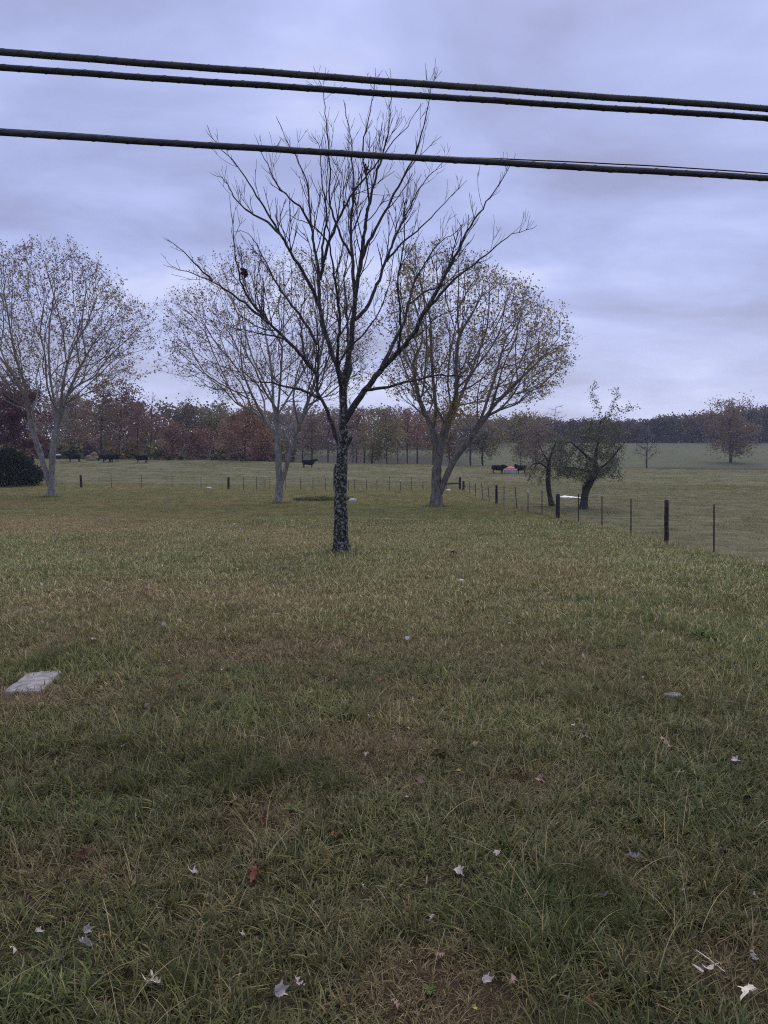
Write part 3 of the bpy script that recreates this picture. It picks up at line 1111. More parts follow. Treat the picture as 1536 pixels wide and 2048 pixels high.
grown_tree('maple_tree', 'half-bare maple with grey twin trunk at the left beside the dark evergreen bush', 'tree', base, sk, att, .3, 6, .42, .0085, 2.25,
           M['bark_maple'], M['twig_maple'], M['leaf_maple'], 13000, .15, 33, 'half-bare maples on the lawn', .55, 3, tint_fn=maple_tint(pm), trunk_r=.30, fan=.62, twig_r=.0058)

# ------------------------------------------------------------------ two old apple trees behind the side fence
base = ground(1170, 1018)
Y = base[1]
def z4(a, b_): return (1086 + a / 3.413, 740 + b_ / 3.413)
sk = [px_line([z4(*p) for p in [(277, 958), (280, 880), (292, 810), (335, 750), (362, 690), (350, 600), (380, 480), (400, 340), (375, 230), (345, 180), (345, 110)]], Y, [0, 0, -.1, .2, .2]),
      px_line([z4(*p) for p in [(362, 690), (430, 640), (480, 560), (540, 480)]], Y, [0, -.4, -.9]),
      px_line([z4(*p) for p in [(355, 640), (280, 580), (200, 520), (130, 470)]], Y, [0, -.5, -1.0]),
      px_line([z4(*p) for p in [(350, 700), (270, 680), (180, 660), (110, 680)]], Y, [0, .6, .9]),
      px_line([z4(*p) for p in [(400, 340), (460, 290), (500, 220), (518, 140)]], Y, [0, .2, .3]),
      px_line([z4(*p) for p in [(430, 330), (510, 290), (560, 265), (600, 255)]], Y, [.1, -.2, -.3])]
prof = [(838, 1170, 1232), (862, 1130, 1246), (890, 1115, 1256), (920, 1105, 1258), (945, 1100, 1256), (958, 1125, 1250)]
att = crown_points(prof, Y, 800, 24, 1.0)
apple = grown_tree('apple_tree', 'gnarled grey-green leafy apple tree with curved trunk behind the side fence', 'tree', base, sk, att, .2, 4, .33, .006, 2.2,
                   M['bark_apple'], M['twig_maple'], M['leaf_apple'], 8500, .10, 41, 'old apple trees behind the side fence', .3, 3, trunk_r=.19, up=.05, twig_r=.0055, up_t=0, tint_pow=1.2)
T = Tubes()
T.add(px_line([z4(*p) for p in [(270, 870), (270, 820), (271, 786)]], Y, [-.05, -.1, -.1]), [.07, .055, .035], 7, wob=.2)
T.build('dead_stub', M['bark_apple'], apple, org=base)

base = ground(1104, 1012)
Y = base[1]
sk = [px_line([(1105, 1014), (1101, 1000), (1097, 980), (1096, 960), (1098, 940), (1098, 920), (1101, 908), (1109, 902), (1115, 896)], Y, [0, 0, .1, 0, -.2]),
      px_line([(1098, 925), (1090, 910), (1083, 895), (1078, 875)], Y, [0, .3, .6]),
      px_line([(1100, 912), (1105, 895), (1108, 880), (1120, 868)], Y, [0, -.5, -.8]),
      px_line([(1098, 940), (1080, 925), (1062, 925), (1050, 940)], Y, [0, -.4, -.8])]
prof = [(862, 1078, 1118), (880, 1062, 1135), (905, 1052, 1140), (930, 1048, 1136), (958, 1050, 1128)]
att = crown_points(prof, Y, 420, 25, 1.0)
grown_tree('apple_tree', 'twisted nearly bare apple tree with leaning dark trunk and sawn-off top', 'tree', base, sk, att, .2, 4, .34, .006, 2.2,
           M['bark_apple'], M['twig_maple'], M['leaf_apple'], 1500, .09, 42, 'old apple trees behind the side fence', .5, 3, trunk_r=.14, up=-.1, twig_r=.006, up_t=-.35)

# ------------------------------------------------------------------ evergreen bush
def card_crown(name, root, org, centers, size, mat, seed, tint=None, droop=.2, aspect=.62):
    rg = np.random.default_rng(seed)
    t = rg.random(len(centers)) if tint is None else tint
    V, Fc, tv = leaf_cards(centers, size, t, rg, droop, aspect)
    o = link(name, np_mesh(name, V - org, Fc, mat, False, {'tint': tv}), root)
    o['kind'] = 'stuff'
    return o


def evergreen(label, px, Y, wpx, top_py, seed):
    base = foot(px, Y)
    rg = np.random.default_rng(seed)
    hgt = at(px, top_py, Y)[2] - base[2]
    rw = wpx * Y / F / 2
    root = empty('evergreen_bush', base)
    T = Tubes()
    T.add(np.array([base + [0, 0, -.1], base + [.05, 0, hgt * .5], base + [0, 0, hgt * .9]]), [.16, .09, .02], 7)
    n = 9000
    u = rg.random(n)
    zf = u ** .9
    prof = np.interp(zf, [0, .12, .4, .7, .88, 1], [.86, 1, .96, .74, .46, .12])
    th = rg.uniform(0, 2 * math.pi, n)
    lump = 1 + .22 * (vnoise(th * 1.6 * 2, zf * 5, .9, 5) - .5) * 2
    rr = rg.random(n) ** .28 * prof * rw * lump
    c = np.stack([rr * np.cos(th), rr * np.sin(th), .05 + zf * hgt], -1) + base
    for k in range(40):
        i = rg.integers(0, n)
        T.add(np.array([base + [0, 0, min(c[i, 2] - base[2], hgt) * .6], c[i]]), [.03, .008], 4)
    T.build('trunk', M['bark_wood'], root, org=base)
    card_crown('foliage', root, base, c, .3, M['needle'], seed, droop=-.5, aspect=.42)
    tag(root, label, 'bush')


# leafy shoots low in the fork of the right maple
rg = np.random.default_rng(44)
c = at(915, 818, MR_Y - .6) + rg.normal(0, 1, (900, 3)) * np.array([.75, .6, .48])
card_crown('low_leaves', maple_r, np.array(maple_r.location), c, .15, M['leaf_maple_y'], 45, np.clip(.68 + rg.normal(0, .12, 900), 0, 1))
evergreen('dark evergreen bush at the left edge of the lawn beside the twin-trunk maple', 18, 77, 128, 902, 51)

# ------------------------------------------------------------------ trees of the wood behind the pasture
def wood_tree(name, label, px, Y, top, Lx, Rx, bot, colr, n, seed, size=.42, bare_=False, trunk_r=.17, lean=0, group='trees along the edge of the wood', round_=.75):
    base = foot(px, Y)
    rg = np.random.default_rng(seed)
    S_ = Y / F
    cxp = (Lx + Rx) / 2
    cz = [(top, cxp - 6, cxp + 6), (top + .12 * (bot - top), cxp - (cxp - Lx) * .55, cxp + (Rx - cxp) * .55), (top + .35 * (bot - top), cxp - (cxp - Lx) * .9, cxp + (Rx - cxp) * .88),
          (top + .6 * (bot - top), Lx, Rx), (top + .85 * (bot - top), cxp - (cxp - Lx) * .85, cxp + (Rx - cxp) * .9), (bot, cxp - (cxp - Lx) * .5, cxp + (Rx - cxp) * .5)]
    att = crown_points(cz, Y, 130 if not bare_ else 260, seed, .8)
    att = att + rg.normal(0, .35, att.shape)
    Lx, Rx = Lx + rg.normal(0, 4), Rx + rg.normal(0, 4)
    midp = at(px + lean * .4, (bot + top) / 2 + 10, Y)
    sk = [np.array([base + [0, 0, -.2], base * .7 + midp * .3 + rg.normal(0, .12, 3), midp, at(cxp, top + .25 * (bot - top), Y)])]
    nodes, par = colonize(sk, att, 9, 1.3 if not bare_ else .9, .75, 40, seed=seed, up=.15)
    rad, cnt = pipe(nodes, par, .028 if not bare_ else .02, 2.1)
    k = trunk_r / rad[0]
    rad = rad * (1 + (k - 1) * np.clip(rad / rad[0], 0, 1))
    root = empty(name, base)
    T = Tubes()
    for c, br in chains(nodes, par, rad):
        r_ = rad[c].copy()
        if br:
            r_[0] = min(r_[0], r_[1] * 1.15)
        T.add(nodes[c], r_, 6 if r_.max() > .08 else 3)
    if bare_:
        thin = np.where(rad < .06)[0]
        for i in thin:
            for _ in range(4):
                d = norm(rg.normal(0, .6, 3) + np.array([0, 0, .5]) + (norm(nodes[i] - nodes[par[i]]) if par[i] >= 0 else 0))
                T.add(np.array([nodes[i], nodes[i] + d * rg.uniform(.4, 1.1)]), [.014, .006], 3)
    T.build('trunk', M['bark_wood'], root, org=base)
    if n:
        tips = nodes[rad < .12]
        tips = tips[tips[:, 2] > base[2] + .8]
        # uneven clumps round branch ends
        w = rg.random(len(tips)) ** 1.5 + .15
        idx = rg.choice(len(tips), n, p=w / w.sum())
        cl_r = .72 * (S_ / .09)
        q = rg.normal(0, 1, (n, 3)) * np.array([cl_r, cl_r, cl_r * .75])
        c = tips[idx] + q * (.6 + .8 * rg.random(len(tips)))[idx][:, None]
        ct = rg.random(len(tips))
        tint = np.clip(.55 * ct[idx] + .45 * rg.random(n), 0, 1)
        card_crown('crown', root, base, c, size * .9, M['w_' + colr], seed, tint, .3, .75)
    tag(root, label, 'tree', group)
    return root


WOODS = [
    ('red_tree', 'dark crimson leafy tree right behind the evergreen bush at the left edge', 22, 112, 735, -48, 92, 900, 'darkred', 2600, .45),
    ('woods_tree', 'grey thin-leaved tree seen through the fork of the twin-trunk maple', 112, 140, 735, 70, 165, 880, 'grey', 900, .35),
    ('woods_tree', 'brownish olive tree just left of the hay pile', 150, 150, 775, 112, 192, 898, 'brown', 1500, .42),
    ('woods_tree', 'tall brown tree standing straight behind the hay pile', 204, 139, 750, 165, 250, 888, 'brown', 1500, .42),
    ('woods_tree', 'maroon-brown tree towering behind the two cows at the hay', 240, 146, 752, 208, 286, 894, 'maroon', 1500, .42),
    ('woods_tree', 'slim maroon tree directly behind the cow that faces left', 275, 137, 805, 250, 308, 884, 'maroon', 700, .38),
    ('woods_tree', 'dull red small tree on one dark trunk, right of the cow that faces left', 344, 137, 840, 320, 372, 902, 'dullred', 800, .4),
    ('woods_tree', 'tall dark brown tree behind the small dull red one', 372, 168, 800, 340, 412, 885, 'dark', 1300, .5),
    ('woods_tree', 'brown bushy twin-trunk tree between the dull red and the rust orange trees', 397, 138, 858, 366, 424, 910, 'dullred', 900, .4),
    ('woods_tree', 'dark olive dome-topped tree left of the rust orange one', 428, 172, 802, 386, 474, 892, 'olive', 1500, .5),
    ('woods_tree', 'brown tree squeezed against the left flank of the rust orange one', 462, 152, 835, 436, 488, 902, 'dullred', 800, .42),
    ('woods_tree', 'rust orange tree with dark trunk, the most orange of the wood', 492, 134, 806, 452, 546, 898, 'rust', 1700, .4),
    ('woods_tree', 'low rust orange tree skirting the ground beside middle maple trunk', 524, 141, 850, 500, 552, 918, 'rust', 900, .4),
    ('woods_tree', 'grey twiggy tree seen between the stems of the middle maple', 587, 165, 822, 560, 616, 890, 'grey', 700, .42),
    ('woods_tree', 'brown tree on slim trunk behind the lone cow in mid pasture', 624, 152, 812, 596, 652, 892, 'brown', 1000, .42),
    ('woods_tree', 'purplish brown tree between the lone cow and the bare tree trunk', 656, 162, 826, 634, 684, 892, 'purple', 900, .42),
    ('woods_tree', 'deep red tree just right of the bare tree trunk', 714, 152, 812, 690, 742, 888, 'maroon', 1100, .42),
    ('woods_bush', 'low grey-green bush on the pasture edge right of bare tree trunk', 744, 140, 878, 726, 768, 916, 'olive', 700, .36),
    ('woods_tree', 'olive tree on slim dark trunk midway between bare tree and right maple', 774, 138, 812, 738, 804, 890, 'olive', 1200, .42),
    ('woods_tree', 'thin orange-brown tree left of the right maple trunk', 814, 160, 815, 794, 838, 888, 'dullred', 700, .42),
    ('woods_tree', 'orange-brown tree close to the left of the right maple trunk', 834, 166, 826, 816, 862, 892, 'rust', 600, .42),
    ('woods_tree', 'brown tree hidden partly by the leaning stem of right maple', 897, 142, 838, 862, 926, 902, 'brown', 900, .42),
    ('woods_tree', 'grey-brown tree on slim trunk right of the leaning maple stem', 941, 139, 826, 906, 976, 892, 'grey', 1000, .42),
    ('woods_tree', 'olive-brown twin-stemmed tree left of the cow drinking at the trough', 966, 139, 846, 946, 1008, 898, 'olive', 800, .4),
    ('woods_tree', 'grey brushy sapling with its foot beside the bare tree trunk on the right', 706, 141, 862, 690, 722, 915, 'grey', 350, .3),
    ('woods_tree', 'brown brushy sapling between the deep red tree and the low bush', 728, 143, 852, 714, 742, 912, 'brown', 350, .3),
    ('woods_tree', 'dull brown tree filling the gap left of the lone cow', 604, 172, 828, 578, 632, 900, 'dark', 800, .42),
    ('woods_tree', 'brown ragged tree between the olive tree and the thin orange-brown one', 795, 176, 818, 770, 822, 895, 'brown', 800, .42),
    ('woods_tree', 'dark brown tree right behind the upright stems of the right maple', 866, 175, 826, 838, 896, 896, 'dark', 800, .42),
    ('woods_tree', 'olive-brown dome-shaped tree behind the drinking cow and trough', 1042, 152, 818, 1000, 1094, 908, 'olive', 1700, .42),
    ('woods_tree', 'purple-brown twiggy tree behind the bare twisted apple tree', 1070, 127, 838, 1022, 1136, 934, 'purple', 1500, .3),
    ('oak_tree', 'large lone brown oak in the far field at the right', 1460, 196, 786, 1396, 1526, 908, 'brown', 3200, .5),
]
for i, (nm, lb, px, Y, top, Lx, Rx, bot, colr, n, size) in enumerate(WOODS):
    if 580 < px < 1000 and bot < 912:
        Lx, Rx, bot = Lx - 6, Rx + 6, bot + 9
    solo = nm == 'oak_tree' or nm == 'red_tree'
    wood_tree(nm, lb, px, Y, top, Lx, Rx, bot, colr, int(n * 1.9), 100 + i, size, trunk_r=.42 if nm == 'oak_tree' else .135 + .045 * math.sin(i * 2.3),
              group=None if solo else 'trees along the edge of the wood')
wood_tree('bare_woods_tree', 'pale leafless tree rising above the wood between left and middle maples', 303, 172, 782, 284, 324, 880, 'grey', 0, 171, bare_=True, trunk_r=.16)
wood_tree('bare_woods_tree', 'leafless sapling showing above the woods behind the apple trees', 1109, 200, 812, 1090, 1130, 870, 'grey', 0, 172, bare_=True, trunk_r=.16)
wood_tree('field_tree', 'small thinly leaved tree alone in the far field right of the apple trees', 1293, 150, 880, 1268, 1322, 914, 'grey', 160, 173, .3, bare_=True, trunk_r=.16, group=None)


# wood behind, and the wood on the far rise: one mass each
def far_wood(name, label, spec, seed, colors):
    rg = np.random.default_rng(seed)
    mats = [M['w_' + c] for c in colors]
    Vs, Fs, Ts, MI, off = [], [], [], [], 0
    Tt = Tubes()
    for (px, Y, top) in spec:
        base = foot(px, Y)
        tp_ = at(px, top, Y)[2]
        hgt = max(4, tp_ - base[2])
        w = hgt * rg.uniform(.22, .4)
        nb = int(rg.integers(13, 20))
        blobs = np.stack([rg.normal(0, .5, nb) * w, rg.normal(0, .5, nb) * w, hgt * rg.uniform(.02, .96, nb)], -1)
        blobs[0] = (0, 0, hgt * .95)
        wz = np.interp(blobs[:, 2] / hgt, [.25, .6, 1], [1.0, .9, .3])
        blobs[:, :2] *= wz[:, None]
        n = 560
        k = rg.integers(0, nb, n)
        q = rg.normal(0, 1, (n, 3)) * np.array([w * .3, w * .3, hgt * .065])
        c = base + blobs[k] + q
        V, Fc, tv = leaf_cards(c, .75, np.clip(rg.random(nb)[k] * .6 + .4 * rg.random(n), 0, 1), rg, .2, .8)
        Vs.append(V)
        Fs.append(Fc + off)
        Ts.append(tv)
        MI.append(np.full(len(Fc), rg.integers(0, len(mats))))
        off += len(V)
        Tt.add(np.array([base + [0, 0, -.3], base + [rg.normal(0, .2), 0, hgt * .5], base + [0, 0, hgt * .85]]), [.2, .14, .04], 5)
    me = np_mesh('foliage', np.concatenate(Vs), np.concatenate(Fs), mats, False, {'tint': np.concatenate(Ts)})
    me.polygons.foreach_set('material_index', np.concatenate(MI).astype(np.int32))
    root = empty(name, (0, 0, 0))
    o = link('foliage', me, root)
    o['kind'] = 'stuff'
    t_ = Tt.build('trunks', M['bark_wood'], root)
    t_['kind'] = 'stuff'
    tag(root, label, 'woods', None, 'stuff')


rg = np.random.default_rng(61)
spec = []
for px in np.arange(-140, 560, 13):
    Y = rg.uniform(182, 225)
    spec.append((px + rg.uniform(-5, 5), Y, np.interp(px, [-140, 60, 280, 420, 560], [770, 785, 812, 815, 822]) + rg.uniform(-8, 14)))
mid = []
for px in np.arange(560, 1010, 10):
    mid.append((px + rg.uniform(-5, 5), rg.uniform(250, 300), np.interp(px, [560, 800, 1010], [818, 822, 834]) + rg.uniform(-9, 14)))
far_wood('wood', 'mixed autumn wood beyond the hollow, behind the slim trees in the middle', mid, 65, ['brown', 'dullred', 'olive', 'purple', 'maroon'])
brush = []
for px in np.arange(-140, 575, 8):
    brush.append((px + rg.uniform(-5, 5), rg.uniform(146, 178), 900 - 34 * rg.random() ** 1.5))
far_wood('brush', 'low pale brown brush under the trees of the left wood', brush, 64, ['grey', 'brown', 'dullred', 'purple', 'olive'])
far_wood('wood', 'dense autumn wood closing off the pasture on the left', spec, 62, ['dark', 'brown', 'maroon', 'olive', 'dullred', 'purple'])
spec = []
for row, (Ya, Yb) in enumerate(((303, 312), (318, 340))):
    for px in np.arange(960, 1640, 8.5):
        spec.append((px + rg.uniform(-4, 4), rg.uniform(Ya, Yb), np.interp(px, [960, 1100, 1200, 1280, 1330, 1400, 1500, 1640], [842, 838, 842, 840, 833, 829, 815, 812]) + rg.uniform(-4, 9) + (3 if row == 0 else 0)))
far_wood('wood', 'dark wood along the top of the far rise at the right', spec, 63, ['bluegreen', 'dark', 'bluegreen', 'dark'])

# ------------------------------------------------------------------ fences
def steel_post(px, top, bot, parent, org, tip=False, lean=0):
    b_ = ground(px + lean, bot)
    t = at(px, top, b_[1])
    T = Tubes()
    T.add(np.array([b_ - [0, 0, .15], b_ * .5 + t * .5, t]), [.022, .021, .02], 4)
    # T-post spine
    T.add(np.array([b_ + [0, .02, -.15], t + [0, .02, 0]]), [.008, .008], 4)
    o = T.build('steel_post', M['post_steel'], parent, smooth=False, org=org)
    if tip:
        T = Tubes()
        T.add(np.array([t - [0, 0, .12], t + [0, 0, .006]]), [.022, .022], 6, cap=True)
        T.build('tip', M['tip_white'], o, smooth=False, org=org)
    return b_, t


def wood_post(px, top, bot, wpx, parent, org, lean=0):
    b_ = ground(px, bot)
    t = at(px + lean, top, b_[1])
    r_ = wpx * b_[1] / F / 2
    T = Tubes()
    s = np.linspace(0, 1, 7)[:, None]
    T.add((b_ - [0, 0, .2]) * (1 - s) + t * s, np.linspace(r_ * 1.08, r_ * .95, 7), 9, cap=True, wob=.14)
    T.build('wooden_post', M['post_wood'], parent, org=org)
    return b_, t


def wires(fracs, tops, parent, org):
    tops = sorted(tops, key=lambda q: q[2])
    for f in fracs:
        pts = []
        for (b_, t, _), nxt in zip(tops, tops[1:] + [None]):
            p = b_ + (t - b_) * f
            pts.append(p)
            if nxt is not None:
                q = nxt[0] + (nxt[1] - nxt[0]) * f
                pts.append((p + q) / 2 - np.array([0, 0, .018]))
        T = Tubes()
        T.add(np.array(pts), .0028, 4)
        T.build('wire', M['wire'], parent, org=org)


# side fence
org = ground(1115, 1035)
side = empty('wire_fence', org)
tops = []
for px, a, b_, w in ((927, 962, 981, 4.6), (993, 970, 1008, 4.8), (1115, 988, 1036, 8.2), (1333, 1000, 1086, 8.6)):
    p, t = wood_post(px, a, b_, w, side, org, lean=0 if px != 1115 else 1)
    tops.append((p, t, -p[1]))
for px, a, b_, tip in ((939, 963, 987, 0), (951, 966, 992, 0), (963, 967, 998, 0), (976, 971, 1003, 0), (1008, 971, 1011, 0), (1030, 974, 1016, 0), (1056, 981, 1023, 1), (1084, 981, 1029, 0),
                       (1157, 988, 1046, 0), (1204, 992, 1054, 0), (1262, 997, 1068, 0), (1428, 1009, 1106, 0), (1580, 1022, 1138, 0), (1790, 1040, 1190, 0)):
    p, t = steel_post(px, a, b_, side, org, bool(tip), lean={963: 3, 976: 3, 1030: 4}.get(px, 0))
    tops.append((p, t, -p[1]))
wires((.18, .36, .56, .76, .95), tops, side, org)
tag(side, 'wire fence on wooden and steel posts running away along the right of the lawn', 'fence', 'wire fences round the pasture')

# back fence
org = ground(457, 978)
back = empty('wire_fence', org)
tops = []
for px, a, b_, w in ((163, 950, 975, 4.6), (457, 954, 978, 4.6), (920, 954, 979, 4.8)):
    p, t = wood_post(px, a, b_, w, back, org, lean=-2 if px == 163 else 0)
    tops.append((p, t, p[0]))
for px, a, b_, tip in ((60, 948, 973, 0), (112, 950, 974, 0), (222, 948, 976, 0), (283, 949, 976, 0), (344, 951, 977, 0), (402, 952, 977, 0), (487, 955, 980, 0), (513, 954, 980, 0), (530, 952, 979, 1), (540, 951, 979, 1),
                       (571, 956, 980, 0), (600, 954, 981, 0), (626, 955, 981, 0), (651, 957, 981, 0), (667, 961, 981, 0), (697, 962, 981, 0), (709, 955, 981, 1), (732, 954, 981, 0), (754, 955, 981, 1),
                       (779, 954, 981, 0), (801, 960, 981, 1), (823, 955, 981, 0), (846, 964, 981, 0), (893, 962, 980, 0)):
    p, t = steel_post(px, a, b_, back, org, bool(tip), lean={600: 2, 732: 2, 222: 1}.get(px, 0))
    tops.append((p, t, p[0]))
wires((.2, .45, .7, .93), tops, back, org)
# brace rail at the corner
pc = ground(920, 979)
T = Tubes()
T.add(np.array([at(890, 968.5, pc[1] - .05), at(905, 967, pc[1] - .08), at(921, 966, pc[1] - .1)]), [.06, .06, .06], 8, cap=True, wob=.1)
T.build('brace_rail', M['post_wood'], back, org=org)
tag(back, 'wire fence on thin steel posts crossing behind the lawn', 'fence', 'wire fences round the pasture')

# ------------------------------------------------------------------ cattle
def cow_mesh(name, neck):
    """trunk, limbs and neck lofted, then fused into one continuous surface"""
    T = Tubes()

    def loft(rings, sides=14):
        V = []
        a = np.arange(sides) * 2 * math.pi / sides
        for x, zc, hh, hw in rings:
            V.append(np.stack([np.full(sides, x), hw * np.cos(a), zc + hh * np.sin(a) * np.where(np.sin(a) > 0, .92, 1.0)], -1))
        n = len(rings)
        V = np.concatenate(V)
        q = np.array([[i * sides + j, i * sides + (j + 1) % sides, (i + 1) * sides + (j + 1) % sides, (i + 1) * sides + j] for i in range(n - 1) for j in range(sides)])
        T.V.append(V)
        T.Fq.append(q + T.n)
        T.n += len(V)
    loft([(-1.06, 1.1, .02, .02), (-1.05, 1.08, .16, .13), (-.98, 1.0, .33, .24), (-.75, .955, .40, .32), (-.35, .915, .435, .39), (.05, .89, .455, .42),
          (.4, .89, .455, .38), (.66, .92, .41, .30), (.84, .97, .31, .23), (.96, 1.02, .16, .13), (.98, 1.02, .02, .02)])

    def tube(pts, rr, sides=10):
        pts = np.array(pts, float)
        d0, d1 = norm(pts[0] - pts[1]), norm(pts[-1] - pts[-2])
        pts = np.concatenate([[pts[0] + d0 * .012], pts, [pts[-1] + d1 * rr[-1] * .45, pts[-1] + d1 * rr[-1] * .55]])
        T.add(pts, np.concatenate([[.004], rr, [rr[-1] * .75, .004]]), sides)
    nk = [np.array(q) for q in neck]
    tube([(.5, 0, 1.02), nk[0], nk[1], nk[2]], [.36, .31, .22, .15])
    hd = nk[3] - nk[2]
    tube([nk[2] - hd * .12, nk[2] + hd * .2, nk[2] + hd * .6, nk[3]], [.125, .16, .13, .10])
    sd = np.cross(norm(hd), [0, 0, 1.0])
    sd = norm(sd) if np.linalg.norm(sd) > .1 else np.array([0, 1.0, 0])
    for s_ in (1, -1):
        b0 = nk[2] + sd * s_ * .10 + np.array([0, 0, .05])
        tube([b0, b0 + sd * s_ * .10, b0 + sd * s_ * .2 - np.array([0, 0, .03])], [.035, .055, .03], 7)
        o = .05 * s_
        tube([(-.74, .16 * s_, 1.0), (-.76, .19 * s_, .8), (-.70 + o, .2 * s_, .62), (-.86 + o, .19 * s_, .42), (-.83 + o, .19 * s_, .14), (-.79 + o, .19 * s_, .04)], [.2, .19, .13, .075, .055, .065])
        tube([(.48, .17 * s_, .95), (.47, .18 * s_, .72), (.50 - o, .17 * s_, .42), (.48 - o, .17 * s_, .14), (.51 - o, .17 * s_, .04)], [.19, .15, .078, .055, .065])
    tube([(-1.0, 0, 1.22), (-1.08, 0, 1.05), (-1.09, 0, .7), (-1.07, 0, .5)], [.05, .04, .035, .055], 7)
    o = T.build(name, M['cow'])
    rm = o.modifiers.new('fuse', 'REMESH')
    rm.mode = 'VOXEL'
    rm.voxel_size = .028
    rm.use_smooth_shade = True
    sm = o.modifiers.new('smooth', 'SMOOTH')
    sm.factor, sm.iterations = .5, 4
    dg = bpy.context.evaluated_depsgraph_get()
    dg.update()
    out = bpy.data.meshes.new_from_object(o.evaluated_get(dg))
    bpy.data.objects.remove(o)
    out.name = name
    out.materials.clear()
    out.materials.append(M['cow'])
    return out


POSE = {
    'level': [(.78, 0, 1.16), (1.02, 0, 1.25), (1.22, 0, 1.34), (1.55, 0, 1.22)],
    'up': [(.78, 0, 1.14), (1.0, 0, 1.3), (1.16, 0, 1.42), (1.46, 0, 1.27)],
    'drink': [(.78, 0, 1.12), (1.05, 0, 1.08), (1.28, 0, 1.04), (1.56, 0, .84)],
    'graze': [(.78, 0, 1.05), (.98, .05, .8), (1.12, .1, .55), (1.3, .12, .25)],
    'turned': [(.76, .05, 1.16), (.95, .18, 1.26), (1.05, .36, 1.34), (1.12, .66, 1.2)],
}
COWM = {k: cow_mesh('cow_' + k, v) for k, v in POSE.items()}
for pose, px, Y, rz, sc, lb in (
        ('level', 618, 116, 0, .92, 'black cow standing side-on in mid pasture, facing right, left of the bare tree'),
        ('drink', 997, 107, 0, .90, 'black cow drinking at the left side of the red-topped trough'),
        ('turned', 1040, 107.5, R(205), .92, 'black cow on the right side of the trough, facing it'),
        ('up', 282, 926, R(180), 1.0, 'black cow facing left on the brow, alone right of the hay'),
        ('graze', 213, 924.5, R(180), 1.0, 'black cow with its head in the hay, next to the hay pile'),
        ('graze', 225, 924, R(165), 1.0, 'black cow standing rearmost of the pair at the right of hay'),
        ('level', 147, 924, R(195), 1.0, 'black cow left of the hay pile, in front of the wood')):
    o = link('cow', COWM[pose])
    f = ground(px, Y) if Y > 800 else foot(px, Y)
    o.location = f + [0, 0, -.02]
    o.rotation_euler = (0, 0, rz)
    o.scale = (sc,) * 3
    tag(o, lb, 'cow', 'black cattle in the pasture')

# trough with red dome lid
f = foot(1020.5, 106.5)
root = empty('water_trough', f)
T = Tubes()
T.add(np.array([[0, 0, -.1], [0, 0, .2], [0, 0, .45], [0, 0, .6]]), [.88, .86, .87, .88], 28, cap=True)
T.build('tank', M['tank'], root)
a = np.linspace(0, 2 * math.pi, 33)
T = Tubes()
T.add(np.stack([.9 * np.cos(a), .9 * np.sin(a), np.full(33, .61)], -1), .045, 6)
T.build('rim', M['tank_rim'], root)
T = Tubes()
ph = np.linspace(0, math.pi / 2 - .02, 9)
T.add(np.stack([np.zeros(9), np.zeros(9), .62 + .36 * np.sin(ph)], -1), .68 * np.cos(ph) + .005, 26)
dome = T.build('dome', M['red'], root)
T = Tubes()
aa = np.linspace(0.12, math.pi - .12, 18)
T.add(np.stack([.5 * np.cos(aa), np.full(18, -.47), .64 + .2 * np.sin(aa)], -1), .05, 6)
T.build('arch', M['red_dark'], dome)
tag(root, 'round grey water trough with a red dome on top, between two cows', 'water trough')

# hay pile
f = ground(185, 920.5)
root = empty('hay_pile', f)
rg = np.random.default_rng(71)
for k, (dx, dy, rx, rz, zc) in enumerate(((-.35, 0, .75, .55, .35), (.45, .1, .65, .5, .3), (.2, .2, .5, .45, .95), (0, -.3, .9, .25, .1))):
    n1, n2 = 14, 9
    th = np.linspace(0, 2 * math.pi, n1, endpoint=False)
    phv = np.linspace(-1.5, 1.5, n2)
    V = np.array([[rx * math.cos(p) * math.cos(t), rx * .9 * math.cos(p) * math.sin(t), rz * math.sin(p)] for p in phv for t in th])
    V *= 1 + .22 * (rg.random((len(V), 1)) - .5)
    V += [dx, dy, zc]
    q = np.array([[i * n1 + j, i * n1 + (j + 1) % n1, (i + 1) * n1 + (j + 1) % n1, (i + 1) * n1 + j] for i in range(n2 - 1) for j in range(n1)])
    link('hay_clump', np_mesh('hay_clump', V, q, M['hay'], False), root)
tag(root, 'loose pile of pale hay beside the cows at the left', 'hay')

f = foot(117, 133)
root = empty('feed_trough', f)
def box_verts(cx, cy, cz, sx, sy, sz, flare_=1.0):
    V = np.array([[x * sx * (flare_ if z > 0 else 1), y * sy * (flare_ if z > 0 else 1), z * sz] for z in (-.5, .5) for y in (-.5, .5) for x in (-.5, .5)]) + [cx, cy, cz]
    q = np.array([[0, 2, 3, 1], [4, 5, 7, 6], [0, 1, 5, 4], [2, 6, 7, 3], [0, 4, 6, 2], [1, 3, 7, 5]])
    return V, q
V, q = box_verts(0, 0, .35, .9, .6, .5, 1.25)
link('trough_body', np_mesh('trough_body', V, q, M['post_steel'], False), root)
V, q = box_verts(.05, 0, .74, 1.0, .55, .26, .6)
link('feed_heap', np_mesh('feed_heap', V, q, M['stone'], False), root)
for sx in (-.3, .3):
    for sy in (-.2, .2):
        V, q = box_verts(sx, sy, .05, .07, .07, .3)
        link('leg', np_mesh('leg', V, q, M['post_steel'], False), root)
tag(root, 'small dark trough with pale contents near the wood, right of the twin-trunk maple', 'feed trough')

